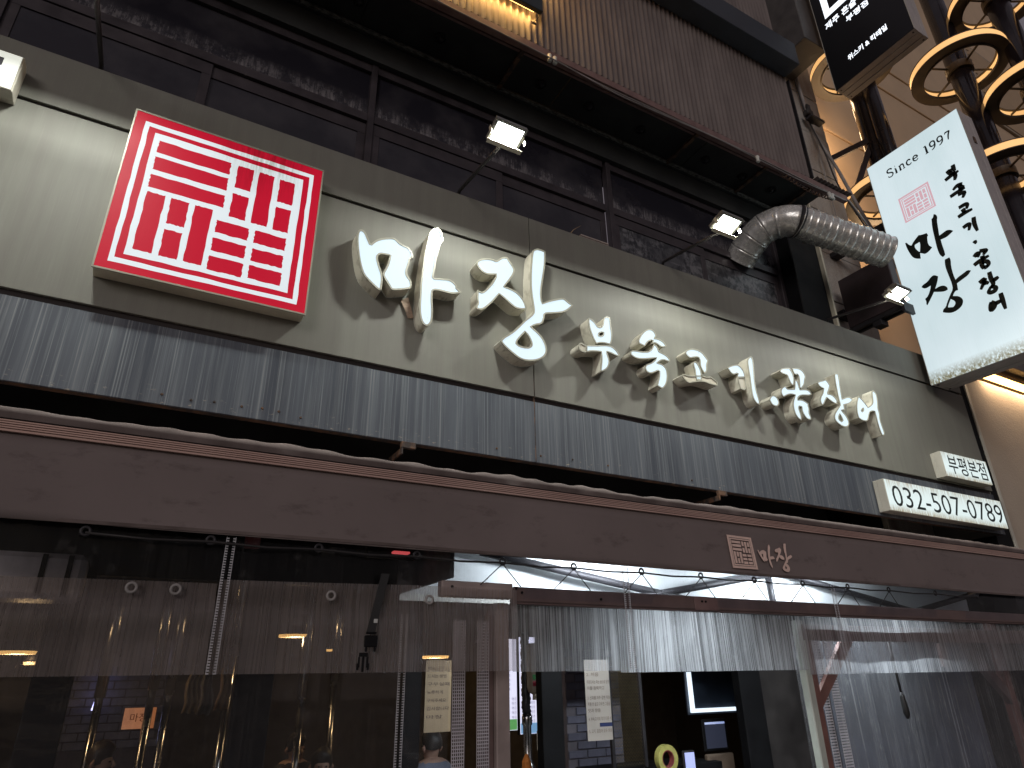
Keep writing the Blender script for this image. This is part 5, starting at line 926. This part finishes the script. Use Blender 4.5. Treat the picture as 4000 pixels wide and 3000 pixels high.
for z, c_, nm in ((1.60, (.05,.30,.08), 'green'), (1.55, (.45,.03,.06), 'red')):
    o = box('packet_print', 3.03, 3.10, 1.058, 1.0595, z-.018, z+.018, plain(nm+'_packet_print', c_, .5), bag, 0)
for i, (x, y, zt, zb) in enumerate(((.95,2.8,2.1,.8),(1.25,3.2,1.9,.85),(-.02,3.0,1.5,.8),(.36,2.9,1.55,.8),(.52,3.3,1.5,.8),(1.62,2.9,1.45,.75),(2.05,3.4,1.6,.8))):
    t = thing('table_exhaust_pipe', ['telescopic exhaust pipe between the black posts, tallest one with blue glint','slim telescopic exhaust pipe right of the tallest one','leftmost telescopic exhaust pipe near the orange sign','telescopic exhaust pipe just right of the orange sign','dim telescopic exhaust pipe in the middle of the left room','telescopic exhaust pipe beside the two diners','far telescopic exhaust pipe behind the beige poster'][i], 'exhaust pipe', (x, y, zb), 'telescopic exhaust pipes over the tables')
    tube('upper_tube', [(x,y,2.9),(x,y,zt)], .045, 'chrome', t, 14); tube('lower_tube', [(x,y,zt),(x,y,zb+.1),(x,y,zb+.06),(x,y,zb)], [.032,.032,.05,.055], 'chrome', t, 14)
# hanging coat covers
for i, (x, y, z, c_) in enumerate(((.60,2.2,1.45,(.36,.25,.12)),(.72,2.3,1.43,(.24,.23,.21)),(.86,2.35,1.46,(.40,.26,.12)))):
    vs, fs = [], []
    for a in range(9):
        for s_ in range(7): u_ = a/8; vs.append((x-.05+.10*u_*(.30+.70*(s_/6)**.6)+.035*(1-(s_/6)**.6)+.012*math.sin(s_*1.7+x*9), y+.03*math.sin(a*1.9+s_*.4), z+.36-.42*s_/6+.008*math.sin(a*1.3+x*20)*(s_/6)))
    for a in range(8):
        for s_ in range(6): q = a*7+s_; fs.append((q, q+1, q+8, q+7))
    o = tag(meshob('coat_cover', vs, fs, plain('cover_cloth_%d' % i, c_, .5), None, True), ['left amber lit plastic coat cover hanging in the room','grey plastic coat cover hanging between the amber ones','right amber lit plastic coat cover with a red mark'][i], 'coat cover'); o.modifiers.new('t','SOLIDIFY').thickness = .004
os_ = thing('orange_sign', 'small orange lit sign box low in the left room', 'sign', (.3, 3.0, 1.25))
box('sign_case', .18, .43, 3.0, 3.05, 1.25, 1.42, 'darksteel', os_); box('sign_face', .185, .425, 2.995, 2.999, 1.255, 1.415, glow('orange_face', (.42,.12,.03), .8), os_, 0)
text('sign_text', '마장', .07, wall_plane(.235, 1.315, 2.994), plain('sign_dark_text', (.15,.03,.01), .6), os_, 0, .13)
tag(tube('neon_tube', [(-.06,3.9,1.38),(.0,3.9,1.72)], .012, glow('violet_neon', (.55,.55,1.0), 4.0), None, 10), 'thin violet neon tube leaning before the brick pier', 'neon tube')
# pendant lamps of the room
for i, (x, y, z, r_, c_) in enumerate(((-.62,2.5,1.83,.13,1),(-.52,2.7,1.76,.07,1),(1.52,3.0,2.0,.17,1),(2.99,3.0,1.81,.16,1),(2.2,4.2,1.92,.05,1),(1.2,4.4,1.80,.04,1),(5.4,4.4,1.92,.17,1),(4.55,4.0,1.88,.12,1))):
    t = thing('pendant_lamp', ['wide amber pendant lamp at the left picture edge','smaller amber pendant lamp just below the leftmost one','amber pendant lamp right of the left zip','amber pendant lamp above the beige poster','tiny amber pendant lamp above the man in blue','tiny amber pendant lamp between the black posts','amber pendant lamp behind the middle ribbed flap','small pale pendant lamp behind the middle ribbed flap'][i], 'pendant lamp', (x, y, z), 'pendant lamps in the room')
    meshob('lamp_shade', *sweep([(x,y,z+.10),(x,y,z+.06),(x,y,z+.012)], [.02,r_*.6,r_], 24), 'darksteel', t, True)
    meshob('lamp_disc', *sweep([(x,y,z+.010),(x,y,z-.012)], [r_*.96,r_*.9], 24), glow('pendant_glow', (1,.55,.16), 1.6), t)
    tube('lamp_cord', [(x,y,z+.1),(x,y,2.9)], .004, 'cable', t, 6)
    if i in (0, 2, 3, 6):
        pld = bpy.data.lights.new('pendant_light', 'POINT'); pld.energy = 8; pld.color = (1,.66,.32); pld.shadow_soft_size = .08
        po = bpy.data.objects.new('pendant_light', pld); C.objects.link(po); attach(po, t); po.matrix_basis = Matrix.Translation((x, y, z-.05))
# diners: continuous skinned bodies, seated
def diner(label, x, y, seat, face, shirt, hairc, lean=0.0):
    """seated person, facing angle `face` (0 = towards -Y)"""
    vs = [(0,0,.0),(0,.02,.18),(0,.03,.36),(0,.02,.46),(0,.0,.515),(0,-.01,.59),(0,-.015,.67),
          (.10,.02,.44),(.19,.0,.41),(.23,-.06,.20),(.17,-.26,.14),(.13,-.34,.15),
          (-.10,.02,.44),(-.19,.0,.41),(-.23,-.06,.20),(-.17,-.26,.14),(-.13,-.34,.15),
          (.10,-.04,-.02),(.12,-.42,.0),(.12,-.42,-.40),(.12,-.52,-.43),(-.10,-.04,-.02),(-.12,-.42,.0),(-.12,-.42,-.40),(-.12,-.52,-.43)]
    es = [(0,1),(1,2),(2,3),(3,4),(4,5),(5,6),(3,7),(7,8),(8,9),(9,10),(10,11),(3,12),(12,13),(13,14),(14,15),(15,16),(0,17),(17,18),(18,19),(19,20),(0,21),(21,22),(22,23),(23,24)]
    rd = [(.15,.11),(.14,.105),(.155,.10),(.10,.085),(.052,.055),(.078,.092),(.07,.082),(.08,.075),(.062,.06),(.046,.046),(.036,.034),(.036,.022),(.08,.075),(.062,.06),(.046,.046),(.036,.034),(.036,.022),(.085,.08),(.065,.065),(.045,.045),(.04,.035),(.085,.08),(.065,.065),(.045,.045),(.04,.035)]
    mt = Matrix.Translation((x, y, seat)) @ Matrix.Rotation(face, 4, 'Z')
    t = thing('person', label, 'person', (x, y, seat-.45))
    me_ = bpy.data.meshes.new('body'); me_.from_pydata([tuple(mt @ Vector(v)) for v in vs], es, []); me_.update()
    o = link('body', me_, None, t); bm = bmesh.new(); bm.from_mesh(me_); ly = bm.verts.layers.skin.verify(); bm.verts.ensure_lookup_table()
    for v, r_ in zip(bm.verts, rd): v[ly].radius = r_
    bm.verts[0][ly].use_root = True; bm.to_mesh(me_); bm.free()
    o.modifiers.new('skin', 'SKIN'); sb = o.modifiers.new('sub', 'SUBSURF'); sb.levels = sb.render_levels = 2
    TS.collection.objects.link(o); TS.view_layers[0].update(); dg = TS.view_layers[0].depsgraph; ev = bpy.data.meshes.new_from_object(o.evaluated_get(dg)); TS.collection.objects.unlink(o)
    o.modifiers.clear(); o.data = ev; ev.materials.clear()
    for m_ in (plain('shirt', shirt, .85), plain('skin', (.36,.22,.16), .55), plain('trousers', (.03,.03,.04), .8)): ev.materials.append(m_)
    inv = mt.inverted()
    for p in ev.polygons:
        c_ = inv @ p.center; p.use_smooth = True
        p.material_index = 1 if (c_.z > .492 or (c_.y < -.18 and c_.z > .08)) else (2 if c_.z < .02 else 0)
    hv, hf = [], []; n = 16
    for i in range(9):
        th = math.pi*.62*i/8
        for j in range(n):
            ph = 2*math.pi*j/n; f_ = 1.0-.16*max(0, -math.sin(ph))*(1 if i > 4 else 0)
            if math.sin(ph) < -.25 and i > 5: f_ *= .80
            hv.append(tuple(mt @ Vector((.092*math.sin(th)*math.cos(ph)*f_, -.012+.108*math.sin(th)*math.sin(ph)*f_, .632+.118*math.cos(th)+.006*math.sin(j*5+i)))))
    for i in range(8):
        for j in range(n): hf.append((i*n+j, i*n+(j+1)%n, (i+1)*n+(j+1)%n, (i+1)*n+j))
    meshob('hair', hv, hf, plain('hair', hairc, .5, 0, .4, 40), t, True)
    fv, ff = [], []
    for a_, b_ in (((.0,-.112,.635),(.0,-.100,.600)),):
        meshob('nose', *sweep([tuple(mt @ Vector((0,-.093,0.610))), tuple(mt @ Vector((0,-.112,0.577))), tuple(mt @ Vector((0,-.098,0.563)))], [.008,.014,.010], 8), plain('skin_nose', (.36,.22,.16), .55), t, True)
    for s_ in (-1, 1):
        meshob('ear', *sweep([tuple(mt @ Vector((s_*.082,.005,0.620))), tuple(mt @ Vector((s_*.094,.012,0.595))), tuple(mt @ Vector((s_*.083,.008,0.565)))], [.008,.016,.008], 8), plain('skin_ear', (.34,.20,.15), .55), t, True)
        meshob('eye', *sweep([tuple(mt @ Vector((s_*.032-.008,-.088,0.603))), tuple(mt @ Vector((s_*.032+.008,-.088,0.603)))], [.006,.006], 8), plain('eye_dark', (.02,.02,.02), .2), t, True)
    meshob('mouth', *sweep([tuple(mt @ Vector((-.022,-.088,0.533))), tuple(mt @ Vector((0,-.094,0.532))), tuple(mt @ Vector((.022,-.088,0.533)))], [.003,.006,.003], 6), plain('lips', (.30,.12,.11), .5), t, True)
    return t
diner('person in a grey blue shirt seen from behind with short dark hair', 2.56, 2.0, .46, math.pi+.25, (.16,.18,.24), (.02,.016,.014))
diner('person in dark clothes seated facing out, left one of the pair', 1.66, 3.1, .42, .35, (.03,.03,.035), (.02,.016,.014))
diner('person in a dark top seated facing out, right one of the pair', 1.78, 2.6, .32, -.15, (.05,.045,.05), (.025,.02,.016))
diner('person with dark hair bending low under the orange sign', .07, 2.6, .46, 1.2, (.10,.08,.07), (.03,.02,.016))
for i, (x, y) in enumerate(((2.2,1.6),(1.7,2.85),(.1,2.2))):
    t = thing('dining_table', ['round steel dining table before the person in blue', 'round steel dining table of the facing pair', 'round steel dining table left of the post'][i], 'table', (x-.25, y-.3, 0))
    tube('table_top', [(x-.25,y-.3,.70),(x-.25,y-.3,.74)], .36, 'chrome', t, 28); tube('table_leg', [(x-.25,y-.3,.0),(x-.25,y-.3,.02),(x-.25,y-.3,.05),(x-.25,y-.3,.70)], [.25,.25,.05,.05], 'darksteel', t, 16)
# counter side
CT = thing('service_counter', 'dark counter behind the doorway with a steel mesh screen', 'counter', (4.4, 1.3, 0))
box('counter_body', 3.7, 5.0, 1.05, 1.5, 0, .88, 'black', CT, .005)
mf = boxes('mesh_frame', [(3.735,3.765,.99,1.02,.9,1.75),(4.07,4.10,.99,1.02,.9,1.75)], 'darksteel', CT)
bm = bmesh.new()
for i in range(30):
    for j in range(11):
        cx, cz = 3.78+j*.028, .92+i*.027
        for s_ in (-1, 1):
            v = [bm.verts.new((cx, 1.004+.001*s_, cz)), bm.verts.new((cx+.0022, 1.004+.001*s_, cz-.0012)), bm.verts.new((cx+.0142, 1.004+.001*s_, cz+s_*.0135)), bm.verts.new((cx+.012, 1.004+.001*s_, cz+s_*.0135+.0012))]; bm.faces.new(v)
            w2 = [bm.verts.new((cx+.028, 1.0042+.001*s_, cz)), bm.verts.new((cx+.0258, 1.0042+.001*s_, cz-.0012)), bm.verts.new((cx+.0138, 1.0042+.001*s_, cz+s_*.0135)), bm.verts.new((cx+.016, 1.0042+.001*s_, cz+s_*.0135+.0012))]; bm.faces.new(w2)
mo = bmob('expanded_mesh', bm, plain('brass_mesh', (.20,.16,.10), .5, .4), CT); mo['kind'] = 'stuff'
tp = thing('tape_roll', 'yellow roll of packing tape hanging in the doorway', 'tape roll', (3.96, .6, .93))
def ringy(nm, cx, cy, cz, r0, r1, d, mat, par, n=32):
    vs, fs = [], []
    for i in range(n):
        c_, s_ = math.cos(2*math.pi*i/n), math.sin(2*math.pi*i/n)
        vs += [(cx+r0*c_,cy,cz+r0*s_),(cx+r1*c_,cy,cz+r1*s_),(cx+r1*c_,cy+d,cz+r1*s_),(cx+r0*c_,cy+d,cz+r0*s_)]
    for i in range(n):
        j = (i+1) % n
        for q in range(4): fs.append((4*i+q, 4*j+q, 4*j+(q+1)%4, 4*i+(q+1)%4))
    return meshob(nm, vs, fs, mat, par)
ringy('tape_wound', 3.965, .58, .995, .062, .10, .05, plain('yellow_tape', (.48,.46,.14), .3), tp); ringy('card_core', 3.965, .581, .995, .055, .0615, .048, plain('red_card', (.25,.05,.05), .8), tp)
tb = thing('tablet_terminal', 'small dark tablet terminal with a blue bar on its screen', 'terminal', (5.1, 1.2, .9))
box('tablet_case', 4.95, 5.26, 1.2, 1.22, .94, 1.21, 'black', tb, .015); box('tablet_screen', 4.98, 5.235, 1.1975, 1.1995, .965, 1.185, glow('dim_screen', (.025,.03,.05), .8, (.02,.02,.03)), tb, 0)
box('screen_bar', 4.98, 5.235, 1.1955, 1.197, 1.165, 1.183, glow('blue_bar', (.25,.35,.75), .7), tb, 0)
ph = thing('payment_terminal', 'small payment terminal with a bright blue screen', 'terminal', (4.57, 1.0, .8))
box('terminal_case', 4.50, 4.64, 1.0, 1.03, .80, .99, 'darksteel', ph, .01); box('terminal_screen', 4.515, 4.625, .9975, .9995, .82, .975, glow('blue_screen', (.12,.18,.62), 1.0), ph, 0)
cr = thing('card_box', 'tan cardboard notice box below the tablet', 'box', (5.1, 1.15, .75))
box('box_body', 4.92, 5.25, 1.14, 1.19, .74, .925, plain('tan_card', (.20,.15,.11), .8), cr, .01); text('box_text', '포장 주문', .035, wall_plane(4.96, .88, 1.139), pink, cr)
lf = thing('glass_reflection', 'bluish white reflection on the door glass above the tablet, built as a glowing corner', 'lamp', (5.4, 1.5, 1.2))  # glowing L shape added in place of light reflected on the door glass
boxes('reflection_glow', [(5.12,5.17,1.50,1.52,1.25,1.62),(5.17,5.76,1.50,1.52,1.25,1.285)], glow('cool_white', (.75,.88,1.0), 1.3), lf); boxes('reflection_back', [(5.10,5.80,1.53,1.55,1.23,1.70)], plain('reflection_navy', (.03,.04,.06), .4), lf)
tag(meshob('orange_cloth', *sweep([(2.98,1.1,1.05),(2.975,1.1,1.0),(2.985,1.1,.90),(2.98,1.1,.82)], [.010,.035,.045,.06], 7), plain('orange_fabric', (.62,.20,.04), .8)), 'orange cloth hanging low beside the chrome pipe', 'cloth')
for i, (x0_, x1_, z0_) in enumerate(((2.66,2.74,1.05),(3.10,3.15,1.05))):
    tag(box('memo_note', x0_+.1, x1_+.1, 1.30, 1.303, z0_, z0_+.14, plain('memo_paper', (.36,.30,.24), .8), None, 0), ['memo note left of the chrome pipe','narrow memo note right of the chrome pipe'][i], 'note')

bpy.data.scenes.remove(TS)
